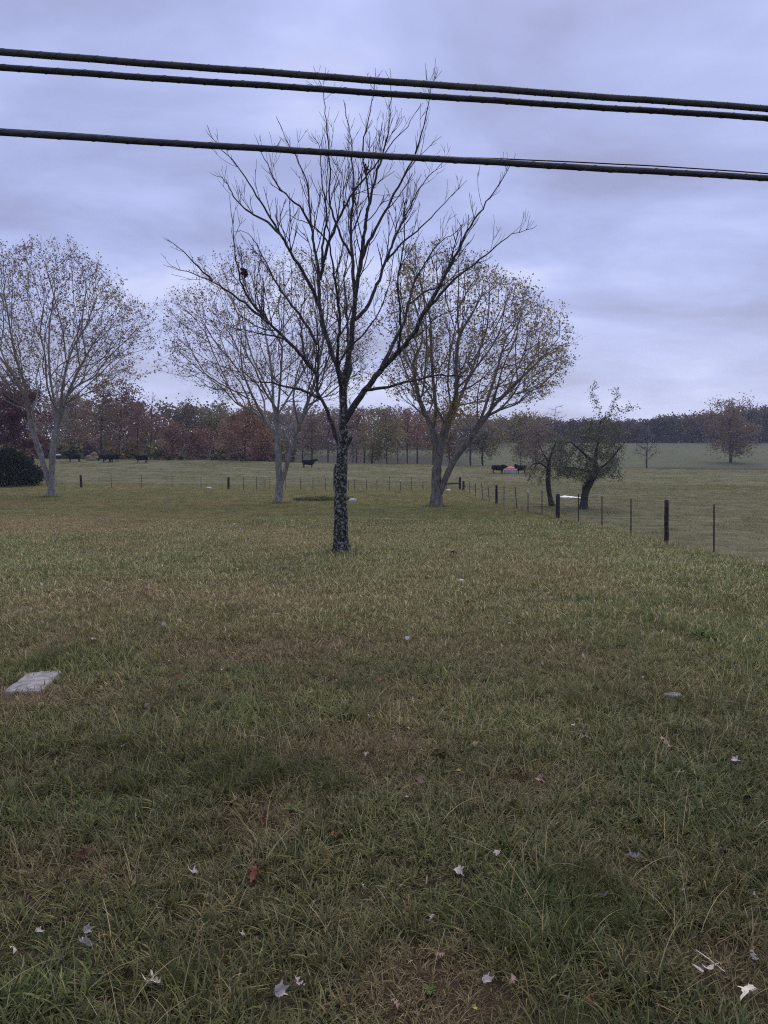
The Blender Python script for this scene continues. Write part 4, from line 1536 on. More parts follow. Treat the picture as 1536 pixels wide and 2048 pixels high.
# ------------------------------------------------------------------ stones, slab, sheet
def rock(name, label, cat, p, rx, ry, rz, seed, mat, sub=3, flat=False):
    rg = np.random.default_rng(seed)
    n1, n2 = 22, 12
    th = np.linspace(0, 2 * math.pi, n1, endpoint=False)
    rim = 1 + .16 * np.sin(th * 2 + rg.uniform(0, 6)) + .10 * np.sin(th * 3 + rg.uniform(0, 6)) + .08 * rg.normal(0, 1, n1)
    V = []
    for p_ in np.linspace(-1.3, math.pi / 2, n2):
        cp, sp_ = max(1e-12, math.cos(p_)) ** (.28 if flat else .7), math.sin(p_)
        for t, k in zip(th, rim):
            V.append([rx * cp * math.cos(t) * k, ry * cp * math.sin(t) * k, rz * sp_ * (1 + .1 * rg.normal())])
    q = np.array([[i * n1 + j, i * n1 + (j + 1) % n1, (i + 1) * n1 + (j + 1) % n1, (i + 1) * n1 + j] for i in range(n2 - 1) for j in range(n1)])
    o = link(name, np_mesh(name, np.array(V), q, mat, True))
    o.location = [float(v_) for v_ in p]
    tag(o, label, cat)
    return o


def slab(name, label, cat, corners, thick, mat, seed):
    rg = np.random.default_rng(seed)
    cs = [ground(*q) for q in corners]
    c0 = np.mean(cs, 0)
    edge = []
    for a, b_ in zip(cs, cs[1:] + cs[:1]):
        for f in np.arange(0, 1, .1):
            p = a * (1 - f) + b_ * f
            out = norm((p - c0) * [1, 1, 0])
            edge.append(p + out * rg.normal(0, .012) - out * .03 * (f == 0))
    edge = np.array(edge) - c0
    edge[:, 2] = 0
    n = len(edge)
    rings = [edge * [1.04, 1.04, 1] + [0, 0, -.08], edge * [1.01, 1.01, 1] + [0, 0, thick - .012]]
    for k in (.985, .9, .75, .55, .3):
        q = edge * [k, k, 1]
        q[:, 2] = thick + .006 * (fbm(q[:, 0] * 20, q[:, 1] * 20, 1.3, seed) - .5) * 2
        rings.append(q)
    V = np.concatenate(rings + [[[0, 0, thick]]])
    q = np.array([[i_ * n + j_, i_ * n + (j_ + 1) % n, (i_ + 1) * n + (j_ + 1) % n, (i_ + 1) * n + j_] for i_ in range(len(rings) - 1) for j_ in range(n)])
    b0 = (len(rings) - 1) * n
    tri = np.array([[b0 + j_, b0 + (j_ + 1) % n, len(V) - 1] for j_ in range(n)])
    o = link(name, np_mesh(name, V, [q, tri], mat, False))
    o.location = c0
    tag(o, label, cat)


slab('stone_slab', 'flat pale grey stone slab sunk in the lawn at the left edge', 'stone slab', [(6, 1389), (84, 1386), (124, 1346), (56, 1351)], .03, M['concrete'], 81)
p = ground(1347, 1393)
rock('stone', 'small flat pale stone in the grass at the right', 'stone', p + [0, 0, .01], .085, .06, .022, 82, M['concrete'], flat=True)
p = ground(420, 977)
rock('stone', 'white stone lying by the back fence right of left maple', 'stone', p + [0, -.5, .05], .22, .2, .10, 83, M['stone'])
p = ground(896, 982)
rock('stone', 'white stone at the fence corner beside the right maple', 'stone', p + [0, -.4, .06], .24, .2, .12, 84, M['stone'])
p = ground(706, 1003)
rock('stone', 'pale stone at the right end of the overgrown flower bed', 'stone', p + [0, 0, .05], .26, .2, .14, 85, M['stone'])
p = ground(922, 1164)
rock('stone', 'tiny pale stone in the middle of the lawn right of bare tree', 'stone', p + [0, 0, .02], .07, .05, .035, 86, M['stone'])
p = ground(908, 1109)
rock('dirt_clod', 'small dark clod on the lawn right of the bare tree base', 'clod', p + [0, 0, .03], .09, .08, .07, 87, M['dead_leaves'])

# crumpled white sheet on the pasture
c = ground(1139, 995)
nx_, ny_ = 28, 9
u, v_ = np.meshgrid(np.linspace(-1, 1, nx_), np.linspace(-1, 1, ny_))
rg = np.random.default_rng(91)
X = u * .85 + v_ * .05
edge = (.55 + .45 * np.clip(fbm(u * 2 + 9, u * 0, .5, 3), 0, 1)) * np.sqrt(np.clip(1 - u ** 2 * .92, .02, 1))
Yv = v_ * 1.9 * edge * (.75 + .5 * vnoise(u * 6 + 3, v_ * 2, .8, 8))
Zv = .02 + (.08 * np.exp(-((u + .3) / .38) ** 2) + .08 * fbm(X * 4 + 5, Yv * 3, .7, 15)) * (1 - u ** 2) * (1 - v_ ** 2 * .8)
V = np.stack([X + c[0], Yv + c[1], H(X + c[0], Yv + c[1]) + Zv], -1).reshape(-1, 3) - c
idx = (np.arange(ny_ - 1)[:, None] * nx_ + np.arange(nx_ - 1)[None]).ravel()
o = link('white_sheet', np_mesh('white_sheet', V, np.stack([idx, idx + 1, idx + nx_ + 1, idx + nx_], -1), M['sheet_white'], True))
o.location = c
tag(o, 'crumpled white sheet lying on the pasture between the apple tree trunks', 'sheet')

# where the larger fallen leaves lie (photo pixel, size, kind, colour, tilt, curl, label)
LEAVES = [
    (175, 1908, 34, 'maple', 'white', .9, 1.2, 'bright white curled leaf standing on edge at lower left, below a greyer one'),
    (173, 1877, 24, 'maple', 'grey', .5, .6, 'greyish white leaf directly above the bright curled one at lower left'),
    (27, 1919, 24, 'oak', 'white', 1.0, .8, 'narrow white leaf upright near the lower left corner'),
    (312, 1992, 46, 'maple', 'cream', .6, 1.4, 'cream leaf folded over a brown underside near the bottom left'),
    (558, 2004, 36, 'maple', 'white', .6, 1.3, 'left of two pale leaves side by side at the bottom centre-left'),
    (597, 1988, 34, 'oak', 'pink', .4, 1.0, 'right and pinker of the two pale leaves at the bottom centre-left'),
    (386, 1764, 32, 'maple', 'grey', .3, 1.0, 'grey-white shredded leaf in deep grass left of the rust curled leaf'),
    (510, 1762, 52, 'oak', 'rust', .5, 1.5, 'long rust brown curled oak leaf in the left foreground'),
    (668, 1688, 48, 'oak', 'rust', .3, .9, 'rust red leaf lying in green grass just left of centre'),
    (165, 1725, 34, 'oak', 'dark', .3, .8, 'dark red-brown leaf half buried in grass at the left'),
    (528, 1655, 22, 'oak', 'dark', .3, .8, 'small dark red leaf up left of the rust red leaf'),
    (735, 1518, 32, 'oak', 'tan', .4, .7, 'orange-tan oak leaf near the centre of the lawn foreground'),
    (671, 1369, 24, 'oak', 'tan', .4, .6, 'star-shaped tan leaf farther up left of centre'),
    (355, 1362, 18, 'maple', 'rust', .3, .5, 'small rust leaf right of the stone slab'),
    (337, 1331, 13, 'maple', 'white', .4, .5, 'small round white leaf above the rust one near the slab'),
    (438, 1348, 20, 'oak', 'white', .4, .6, 'thin whitish leaf halfway between slab and star-shaped tan leaf'),
    (248, 1503, 18, 'oak', 'white', .6, .8, 'small white sliver of leaf at left below the slab'),
    (760, 1366, 20, 'oak', 'rust', .3, .5, 'faint brown leaf right of the star-shaped tan one'),
    (915, 1755, 30, 'maple', 'white', .3, 1.1, 'white crumpled leaf in the right-of-centre foreground'),
    (995, 1722, 22, 'maple', 'pink', .2, .7, 'pale pink leaf up right of the white crumpled one'),
    (1267, 1732, 30, 'oak', 'white', .9, .8, 'upright narrow white leaf in the right foreground'),
    (1204, 1810, 30, 'oak', 'pink', .9, .8, 'pinkish pale leaf upright below the narrow white one'),
    (1370, 1803, 26, 'maple', 'grey', .3, .5, 'flat grey-white leaf right of the pinkish upright one'),
    (1422, 1964, 58, 'maple', 'white', .4, 1.0, 'big white ragged leaf with a twig across it at lower right'),
    (1502, 2008, 50, 'maple', 'cream', .5, .6, 'large cream maple leaf in the lower right corner'),
    (1507, 1815, 24, 'maple', 'grey', .4, .9, 'pale leaf at the right edge above the lower corner'),
    (1331, 1496, 42, 'oak', 'tan', .2, .6, 'large tan oak leaf lying flat at the right'),
    (1466, 1531, 26, 'maple', 'pink', .3, .8, 'pink-tan leaf near the right edge, beside the large tan oak leaf'),
    (1174, 1487, 30, 'oak', 'tan', .4, 1.3, 'curled tan-brown leaf left of the large flat oak leaf'),
    (1040, 1556, 40, 'oak', 'dark', .3, 1.0, 'darker left leaf of a brown pair right of centre'),
    (1077, 1571, 26, 'maple', 'tan', .4, .9, 'lighter right leaf of a brown pair right of centre'),
    (951, 1498, 20, 'maple', 'tan', .3, .8, 'tan leaf between the orange-tan oak leaf and curled brown one'),
    (816, 1467, 14, 'maple', 'yellow', .3, .5, 'small yellow leaf near the centre, upper of two'),
    (916, 1553, 14, 'maple', 'yellow', .3, .5, 'small yellow leaf, lower of two right of centre'),
    (1146, 1460, 13, 'maple', 'white', .3, .5, 'small white leaf just above the curled tan-brown one'),
    (813, 1610, 14, 'maple', 'white', .3, .7, 'small white leaf in the centre foreground above deeper grass'),
    (1285, 1365, 11, 'oak', 'white', .3, .5, 'tiny white leaf left of the flat pale stone'),
    (1390, 1435, 11, 'oak', 'white', .3, .5, 'tiny white leaf below the flat pale stone'),
    (888, 1277, 20, 'oak', 'pink', .3, .5, 'pinkish leaf far up the lawn right of centre'),
    (1240, 1301, 16, 'maple', 'tan', .3, .6, 'tan leaf far up the lawn toward the right'),
    (1018, 1253, 10, 'maple', 'white', .3, .5, 'tiny white leaf far up the lawn between pinkish and tan leaves'),
    (880, 1928, 24, 'oak', 'tan', .9, .7, 'tan leaf standing at the top of the bare brown patch'),
    (1025, 1981, 32, 'oak', 'tan', .9, .7, 'upright tan leaf at the right side of the bare brown patch'),
    (972, 1986, 30, 'maple', 'grey', .3, .8, 'grey-tan leaf lying on the bare brown patch'),
    (788, 2023, 32, 'oak', 'tan', .4, .9, 'brown-tan leaf at the bottom left of the bare patch'),
    (948, 2037, 16, 'maple', 'yellow', .5, .5, 'small orange-yellow leaf at the bottom of the bare patch'),
    (1180, 2018, 34, 'oak', 'rust', .9, .9, 'brown leaf upright at the bottom, right of the bare patch'),
    (78, 1884, 24, 'maple', 'grey', .2, .5, 'dull grey leaf in grass near left edge, beside the white ones'),
    (485, 1892, 18, 'maple', 'grey', .3, .7, 'pale greenish-grey leaf in the lower left centre'),
    (866, 1853, 20, 'maple', 'grey', .3, .8, 'grey curled leaf above the bare brown patch'),
    (1505, 1935, 34, 'oak', 'grey', .6, 1.1, 'grey curled leaf at the right edge above the cream maple leaf'),
    (726, 1794, 22, 'oak', 'white', .7, .9, 'thin white leaf sliver in green grass left of centre'),
    (1192, 1862, 20, 'oak', 'grey', .9, .7, 'thin grey leaf upright below the pinkish pale one'),
]
LEAF_XY = np.array([ground(q[0], q[1])[:2] for q in LEAVES])


# ------------------------------------------------------------------ grass
def blade(V, Fq, P, base, ang, ln, wid, lean, curl, tint, segs=3, twist=0.):
    d = np.array([math.cos(ang), math.sin(ang), 0])
    sd = np.array([-d[1], d[0], 0])
    p = np.array(base, float)
    a = lean
    s0 = len(V)
    for k in range(segs + 1):
        f = k / segs
        w = wid * (1 - f ** 1.6) * .5 + .0002
        sdk = sd * math.cos(twist * f) + np.array([0, 0, 1]) * math.sin(twist * f) * .6
        V.append(p - sdk * w)
        V.append(p + sdk * w)
        P.extend([tint, tint])
        dirv = d * math.sin(a) + np.array([0, 0, 1]) * math.cos(a)
        p = p + dirv * ln / segs
        p[2] = max(p[2], .004)
        a += curl / segs
    for k in range(segs):
        q = s0 + 2 * k
        Fq.append((q, q + 1, q + 3, q + 2))


gmat, nt, b = new_mat('grass_blades')
at_ = N(nt, 'ShaderNodeAttribute', attribute_name='tint').outputs['Fac']
dr = N(nt, 'ShaderNodeAttribute', attribute_name='gdry', attribute_type='INSTANCER').outputs['Fac']
br = N(nt, 'ShaderNodeAttribute', attribute_name='gval', attribute_type='INSTANCER').outputs['Fac']
gr = ramp(nt, [(0, (.034, .052, .012)), (.45, (.108, .138, .036)), (.82, (.25, .262, .085)), (.9, (.40, .32, .155)), (1, (.56, .46, .27))])
nt.links.new(at_, gr.inputs[0])
dy_ = ramp(nt, [(0, (.085, .062, .026)), (.5, (.215, .162, .07)), (.85, (.38, .285, .14)), (1, (.56, .46, .27))])
nt.links.new(at_, dy_.inputs[0])
cc = mixc(nt, dr, gr.outputs[0], dy_.outputs[0])
hsv = N(nt, 'ShaderNodeHueSaturation')
nt.links.new(cc, hsv.inputs['Color'])
nt.links.new(br, hsv.inputs['Value'])
nt.links.new(hsv.outputs[0], b.inputs['Base Color'])
b.inputs['Roughness'].default_value = .55
b.inputs['Specular IOR Level'].default_value = .22
tr = N(nt, 'ShaderNodeBsdfTranslucent')
nt.links.new(hsv.outputs[0], tr.inputs[0])
mx = N(nt, 'ShaderNodeMixShader')
mx.inputs[0].default_value = .3
nt.links.new(b.outputs[0], mx.inputs[1])
nt.links.new(tr.outputs[0], mx.inputs[2])
nt.links.new(mx.outputs[0], nt.nodes['Material Output'].inputs[0])

GCOL = bpy.data.collections.new('grass_tufts')
grg = random.Random(3)


def tuft(nb, rad, ln, wid, lean, curl, straw=.1, segs=3, tmin=0, tmax=.8):
    V, Fq, P = [], [], []
    for k in range(nb):
        a0 = grg.uniform(0, 2 * math.pi)
        r_ = rad * math.sqrt(grg.random())
        tmax_ = tmax
        t = grg.uniform(.86, 1.0) if grg.random() < straw else grg.uniform(tmin, tmax)
        blade(V, Fq, P, (r_ * math.cos(a0), r_ * math.sin(a0), -.005), a0 + grg.gauss(0, .9), ln * grg.uniform(.45, 1.25), wid * grg.uniform(.6, 1.25),
              grg.uniform(*lean), grg.uniform(*curl), t, segs, grg.uniform(-.9, .9))
    o = bpy.data.objects.new('grass_tuft', np_mesh('grass_tuft', np.array(V), np.array(Fq), gmat, True, {'tint': P}))
    GCOL.objects.link(o)


# 0-3 near broad-bladed tufts; 4-5 near fine dry thatch; 6-7 long fine tufts; 8-9 mid swatches; 10-11 mid dry; 12-13 far swatches; 14 straw stalks
for _ in range(4):
    tuft(12, .045, .105, .0078, (.15, 1.15), (.3, 1.7), .05, 4, 0, .85)
for _ in range(2):
    tuft(20, .07, .075, .0036, (.7, 1.5), (-.2, .9), .35, 3)
for _ in range(2):
    tuft(26, .045, .15, .0036, (.1, .9), (.3, 1.5), .03, 5, 0, .5)
for _ in range(2):
    tuft(36, .16, .09, .0085, (.2, 1.15), (.3, 1.5), .11, 3)
for _ in range(2):
    tuft(40, .16, .07, .006, (.6, 1.45), (0, 1.0), .2, 3)
for _ in range(2):
    tuft(60, .36, .075, .010, (.4, 1.35), (.2, 1.2), .05, 2)
tuft(4, .06, .26, .0030, (.1, .9), (.2, 1.2), 1.0, 5)
# 15-16 pasture clumps
for _ in range(2):
    tuft(70, .42, .085, .014, (.4, 1.3), (.2, 1.2), .12, 2)

# 17-18 flat broad-leaved rosettes, 19-21 more broad-bladed tufts, sparse and leaning
for _ in range(2):
    tuft(9, .02, .065, .020, (1.0, 1.45), (-.1, .5), 0, 3, .25, .7)
for q_ in range(3):
    tuft(8 + 3 * q_, .055, .08 + .03 * q_, .0085 - .001 * q_, (.3, 1.35), (.3, 1.6), .08, 4, 0, .85)

PX, VID, ROT, SCL, GD, GV = [], [], [], [], [], []


def scatter(n, y0, y1, pick, smin, smax, region, dens=None, tan=.60, val=(.8, 1.2), dryadd=0.0):
    """n tufts spread evenly over the ground between y0 and y1, a little wider than the view"""
    u = RNG.random(n)
    y = np.sqrt(y0 * y0 + u * (y1 * y1 - y0 * y0))
    x = RNG.uniform(-1, 1, n) * (tan * y + .8)
    k = region(x, y)
    if dens is not None:
        k &= RNG.random(n) < dens(x, y)
    k &= ~((np.abs(x - SLAB[0] - .45 * (y - SLAB[1])) < .17 + .06 * RNG.random(n)) & (np.abs(y - SLAB[1]) < .27 + .08 * RNG.random(n)))
    x, y = x[k], y[k]
    d = np.clip(dryness(x, y) + dryadd + RNG.normal(0, .12, len(x)), 0, 1)
    PX.append(np.stack([x, y, H(x, y)], -1))
    VID.append(pick(x, y, d))
    ROT.append(np.stack([RNG.normal(0, .12, len(x)), RNG.normal(0, .12, len(x)), RNG.uniform(0, 6.283, len(x))], -1))
    sc_ = RNG.uniform(smin, smax, len(x)) * (1.15 - .35 * d) * (.75 + .5 * fbm(x, y, .5, 51))
    if y0 < 12:      # leaves press the grass down where they lie
        for lx, ly in LEAF_XY:
            sc_ = sc_ * (1 - .55 * np.exp(-(((x - lx) / .07) ** 2 + ((y - ly + .05) / .14) ** 2)))
    SCL.append(sc_)
    GD.append(d ** 1.3)
    GV.append(RNG.uniform(val[0], val[1], len(x)) * (.8 + .4 * fbm(x, y, 1.2, 55)))


lawn_r = lambda x, y: pasture_mask(x, y) < .5
past_r = lambda x, y: pasture_mask(x, y) >= .5


def pick_near(x, y, d):
    v = RNG.integers(0, 7, len(x))
    v = np.where(v > 3, v + 15, v)
    q = RNG.random(len(x))
    v = np.where(q < .12 + .55 * d ** 2, RNG.integers(4, 6, len(x)), v)
    lf = fbm(x, y, .8, 71)
    v = np.where((RNG.random(len(x)) < np.clip((lf - .6) * 4, 0, .3)) & (d < .6), RNG.integers(6, 8, len(x)), v)
    v = np.where(RNG.random(len(x)) < .02, 14, v)
    v = np.where((RNG.random(len(x)) < .14) & (fbm(x, y, .9, 73) > .56), RNG.integers(17, 19, len(x)), v)
    return v


def pick_mid(x, y, d):
    v = np.where(RNG.random(len(x)) < .1 + .6 * d ** 1.5, RNG.integers(10, 12, len(x)), RNG.integers(8, 10, len(x)))
    return np.where(RNG.random(len(x)) < .015, 14, v)


scatter(15000, 2.0, 6.5, pick_near, .75, 1.35, lawn_r, val=(.6, 1.15))
scatter(34000, 6.0, 13, pick_near, .8, 1.4, lawn_r, val=(.9, 1.4), dens= lambda x, y: 1 - sstep(9, 13, y) * .7)
scatter(52000, 9, 32, pick_mid, .85, 1.4, lawn_r, val=(1.1, 1.65), dens= lambda x, y: sstep(8.5, 12, y))
far_pick = lambda x, y, d: np.where(RNG.random(len(x)) < .12, RNG.integers(10, 12, len(x)), RNG.integers(12, 14, len(x)))
scatter(46000, 26, 84, far_pick, .6, 1.15, lawn_r, val=(.95, 1.4), dens= lambda x, y: sstep(25, 33, y))
pas_pick = lambda x, y, d: RNG.integers(15, 17, len(x))
scatter(34000, 14, 80, pas_pick, .4, .85, past_r, tan=.66)
scatter(52000, 70, 140, pas_pick, .55, 1.25, past_r, lambda x, y: .25 + .75 * sstep(.35, .65, fbm(x, y * 1.6, 5, 91)), val=(.85, 1.45))
# unmown strip along the fences, dry stalks
nstrip = 900
yy = RNG.uniform(16, 73, nstrip)
xx = SIDE_X(yy) + RNG.normal(0, .12, nstrip)
xb = RNG.uniform(-36, 7.3, 700)
yb = BACK_Y(xb) + RNG.normal(0, .14, 700)
x = np.concatenate([xx, xb])
y = np.concatenate([yy, yb])
PX.append(np.stack([x, y, H(x, y)], -1))
VID.append(np.where(RNG.random(len(x)) < .4, 14, RNG.integers(10, 12, len(x))))
ROT.append(np.stack([np.zeros(len(x)), np.zeros(len(x)), RNG.uniform(0, 6.283, len(x))], -1))
SCL.append(RNG.uniform(.7, 1.7, len(x)))
GD.append(RNG.uniform(.5, 1, len(x)))
GV.append(RNG.uniform(.7, 1.2, len(x)))
# lush tufts round tree feet
for (px, py, rr_, n) in ((683, 1108, .55, 160), (872, 1013, .6, 80), (557, 1006, .5, 70), (97, 994, .6, 70)):
    c = ground(px, py)
    a = RNG.uniform(0, 6.283, n)
    r_ = rr_ * (.5 + .7 * RNG.random(n))
    x, y = c[0] + r_ * np.cos(a), c[1] + r_ * np.sin(a)
    PX.append(np.stack([x, y, H(x, y)], -1))
    VID.append(RNG.integers(8, 10, n))
    ROT.append(np.stack([np.zeros(n), np.zeros(n), a], -1))
    SCL.append(RNG.uniform(1.0, 2.0, n))
    GD.append(RNG.uniform(0, .3, n))
    GV.append(RNG.uniform(.7, 1.1, n))

ng = bpy.data.node_groups.new('scatter_tufts', 'GeometryNodeTree')
ng.interface.new_socket('Geometry', in_out='INPUT', socket_type='NodeSocketGeometry')
ng.interface.new_socket('Geometry', in_out='OUTPUT', socket_type='NodeSocketGeometry')
gi, go = ng.nodes.new('NodeGroupInput'), ng.nodes.new('NodeGroupOutput')
iop = ng.nodes.new('GeometryNodeInstanceOnPoints')
ci = ng.nodes.new('GeometryNodeCollectionInfo')
ci.inputs['Collection'].default_value = GCOL
ci.inputs['Separate Children'].default_value = True
iop.inputs['Pick Instance'].default_value = True


def named(name, typ):
    n = ng.nodes.new('GeometryNodeInputNamedAttribute')
    n.data_type = typ
    n.inputs[0].default_value = name
    return [o_ for o_ in n.outputs if o_.enabled][0]


e2r = ng.nodes.new('FunctionNodeEulerToRotation')
ng.links.new(named('grot', 'FLOAT_VECTOR'), e2r.inputs[0])
ng.links.new(gi.outputs[0], iop.inputs['Points'])
ng.links.new(ci.outputs[0], iop.inputs['Instance'])
ng.links.new(named('gvid', 'INT'), iop.inputs['Instance Index'])
ng.links.new(e2r.outputs[0], iop.inputs['Rotation'])
ng.links.new(named('gscl', 'FLOAT'), iop.inputs['Scale'])
ng.links.new(iop.outputs[0], go.inputs[0])
P = np.concatenate(PX).astype(np.float32)
gme = bpy.data.meshes.new('grass')
gme.vertices.add(len(P))
gme.vertices.foreach_set('co', P.ravel())
for nm, arr, ty in (('gscl', SCL, 'FLOAT'), ('gdry', GD, 'FLOAT'), ('gval', GV, 'FLOAT'), ('gvid', VID, 'INT')):
    a = gme.attributes.new(nm, ty, 'POINT')
    a.data.foreach_set('value', np.concatenate(arr).astype(np.int32 if ty == 'INT' else np.float32))
a = gme.attributes.new('grot', 'FLOAT_VECTOR', 'POINT')
a.data.foreach_set('vector', np.concatenate(ROT).astype(np.float32).ravel())
gme.materials.append(gmat)
go_ = link('grass', gme)
go_.modifiers.new('scatter', 'NODES').node_group = ng
tag(go_, 'short autumn grass, green and straw brown, covering lawn and pasture', 'grass', None, 'stuff')
print('tufts', len(P))

# ------------------------------------------------------------------ overgrown flower bed
c = ground(648, 1001)
root = empty('flower_bed', c)
rg = np.random.default_rng(95)
n = 260
a = rg.uniform(0, 6.283, n)
r_ = np.sqrt(rg.random(n))
V0 = np.stack([c[0] + 1.95 * r_ * np.cos(a), c[1] + 1.1 * r_ * np.sin(a)], -1)
cen = np.repeat(V0, 12, 0) + rg.normal(0, .10, (n * 12, 2))
hh = np.repeat(.08 + .2 * (rg.random(n) ** 2) * (vnoise(V0[:, 0], V0[:, 1], .8, 9) + .2), 12) * rg.random(n * 12)
cen3 = np.stack([cen[:, 0], cen[:, 1], H(cen[:, 0], cen[:, 1]) + hh], -1)
M['bed_leaf'] = leaf_mat('bed_plant_leaves', [(0, (.045, .06, .022)), (.6, (.09, .115, .04)), (1, (.20, .17, .09))])
card_crown('plants', root, c, cen3, .11, M['bed_leaf'], 96, droop=-.6)
th = np.linspace(0, 2 * math.pi, 40, endpoint=False)
V = [[0, 0, .07]] + [[1.3 * math.cos(t), .75 * math.sin(t), .05] for t in th] + [[2.0 * math.cos(t) * (1 + .06 * math.sin(5 * t)), 1.15 * math.sin(t), -.03] for t in th]
fq = [[1 + i, 41 + i, 41 + (i + 1) % 40, 1 + (i + 1) % 40] for i in range(40)]
ft = [[0, 1 + i, 1 + (i + 1) % 40] for i in range(40)]
M['bed_soil'] = simple('bed_soil', [(.3, (.06, .055, .03)), (.7, (.12, .11, .055))], 6, .95, .05, .6, .03)
link('soil', np_mesh('soil', np.array(V), [np.array(ft), np.array(fq)], M['bed_soil'], True), root)
tag(root, 'overgrown low flower bed behind the trunk of the bare tree', 'flower bed')

# ------------------------------------------------------------------ fallen leaves
def oak_outline():
    s = np.linspace(0, 1, 31)
    w = .30 * np.sin(np.pi * s ** .85) ** .7 * (.62 + .38 * np.cos(s * 2 * np.pi * 3.5 + 2.6)) + .008
    return s, w


def maple_outline():
    th = np.linspace(-math.pi, math.pi, 49)[:-1]
    r_ = np.zeros_like(th)
    for c_, l_, w_ in ((0, 1, .40), (.95, .88, .36), (-.95, .88, .36), (1.95, .6, .36), (-1.95, .6, .36)):
        r_ = np.maximum(r_, l_ * np.exp(-np.abs((th - c_) / w_) ** 1.3))
    r_ = np.maximum(r_, .58 - .14 * np.abs(th) / math.pi) * (1 + .06 * np.cos(th * 13))
    return th, r_


FL = {}
def fl_mat(key, c1, c2):
    m, nt, b = new_mat('fallen_leaf_' + key)
    n = noise(nt, 30, 5, .65)
    r_ = ramp(nt, [(.35, c1), (.65, c2)])
    nt.links.new(n, r_.inputs[0])
    nt.links.new(r_.outputs[0], b.inputs['Base Color'])
    b.inputs['Roughness'].default_value = .85
    b.inputs['Specular IOR Level'].default_value = .1
    bump(nt, b, n, .6, .005)
    FL[key] = m


fl_mat('white', (.34, .30, .24), (.54, .48, .39))
fl_mat('grey', (.22, .20, .17), (.36, .33, .29))
fl_mat('tan', (.20, .13, .10), (.36, .25, .19))
fl_mat('rust', (.14, .05, .03), (.24, .09, .055))
fl_mat('dark', (.05, .022, .016), (.10, .045, .03))
fl_mat('yellow', (.32, .22, .06), (.46, .33, .11))
fl_mat('cream', (.52, .46, .34), (.70, .63, .48))
fl_mat('pink', (.34, .26, .24), (.50, .40, .37))


def leaf_obj(px, py, size_px, kind, key, tilt, curl, label, rz=None, seed=0):
    rg = np.random.default_rng(seed + int(px * 7 + py))
    p = ground(px, py)
    dist = math.sqrt(p[1] ** 2 + p[0] ** 2 + CAMZ ** 2)
    L_ = .8 * size_px * dist / F
    if kind == 'oak':
        s, w = oak_outline()
        n = len(s)
        V = []
        for k in range(n):
            asym = rg.uniform(.85, 1.15)
            for f in (-1, -.5, 0, .5, 1):
                yv = f * w[k] * (asym if f > 0 else 1)
                V.append([s[k] - .5, yv, 0])
        V = np.array(V)
        q = np.array([[k * 5 + j, k * 5 + j + 1, (k + 1) * 5 + j + 1, (k + 1) * 5 + j] for k in range(n - 1) for j in range(4)])
        Fc = [q]
    else:
        th, r_ = maple_outline()
        n = len(th)
        V = [[0, 0, 0]] + [[.32 * a_ * math.cos(t), .32 * a_ * math.sin(t), 0] for t, a_ in zip(th, r_)] + [[.62 * a_ * math.cos(t), .62 * a_ * math.sin(t), 0] for t, a_ in zip(th, r_)]
        V = np.array(V)
        Fc = [np.array([[0, 1 + k, 1 + (k + 1) % n] for k in range(n)]), np.array([[1 + k, 1 + n + k, 1 + n + (k + 1) % n, 1 + (k + 1) % n] for k in range(n)])]
    ph = rg.uniform(0, 6.28)
    V[:, 2] = curl * (1.6 * V[:, 1] ** 2 + .9 * V[:, 0] ** 2 * np.sign(np.cos(ph))) + .05 * np.sin(V[:, 0] * 9 + ph) * (.3 + abs(curl)) + .06 * np.sin(V[:, 1] * 11 + ph) * (.3 + abs(curl))
    V *= L_
    root = link('fallen_leaf', np_mesh('fallen_leaf', V, Fc, FL[key], True))
    x0 = -.5 * L_ if kind == 'oak' else -.05 * L_
    T = Tubes()
    T.add(np.array([[x0 + .02 * L_, 0, .002], [x0 - .12 * L_, .02 * L_, .004], [x0 - .3 * L_, .06 * L_, -.003]]), [.0016, .0013, .001], 4)
    T.build('stem', FL['tan' if key in ('white', 'grey', 'cream', 'pink') else 'dark'], root)
    root.location = p + [0, 0, .042 + .02 * rg.random()]
    root.rotation_euler = (tilt + rg.normal(0, .12), rg.normal(0, .2), rg.uniform(0, 6.28) if rz is None else rz)
    tag(root, label, 'leaf', 'fallen leaves on the lawn')
    return root


for L_ in LEAVES:
    leaf_obj(*L_)

# twig across the big white leaf
p = ground(1415, 1965) + [0, 0, .08]
T = Tubes()
q = ground(1390, 1946) + [0, 0, .11]
q2 = ground(1448, 1976) + [0, 0, .075]
T.add(np.array([q - p, (q + q2) / 2 - p + [0, 0, .004], q2 - p]), [.002, .0025, .002], 5)
o = T.build('twig', FL['cream'])
o.location = p
tag(o, 'pale straight twig lying across the big white leaf at lower right', 'twig')

# countless flecks of old leaf farther up the lawn
n = 420
rg = np.random.default_rng(121)
y = np.sqrt(rg.uniform(5 ** 2, 42 ** 2, n))
x = rg.uniform(-.58, .58, n) * y
k = lawn_r(x, y)
x, y = x[k], y[k]
cen = np.stack([x, y, H(x, y) + .05 + .02 * rg.random(len(x))], -1)
M['litter'] = leaf_mat('leaf_litter', [(0, (.10, .045, .03)), (.35, (.22, .13, .09)), (.7, (.34, .26, .2)), (.9, (.55, .53, .5)), (1, (.7, .7, .7))], .1)
V, Fc, tv = leaf_cards(cen, .065, rg.random(len(x)) ** 1.1, rg, .0, .8)
o = link('leaf_litter', np_mesh('leaf_litter', V, Fc, M['litter'], False, {'tint': tv}))
tag(o, 'scattered flecks of old leaves over the lawn', 'leaf litter', None, 'stuff')


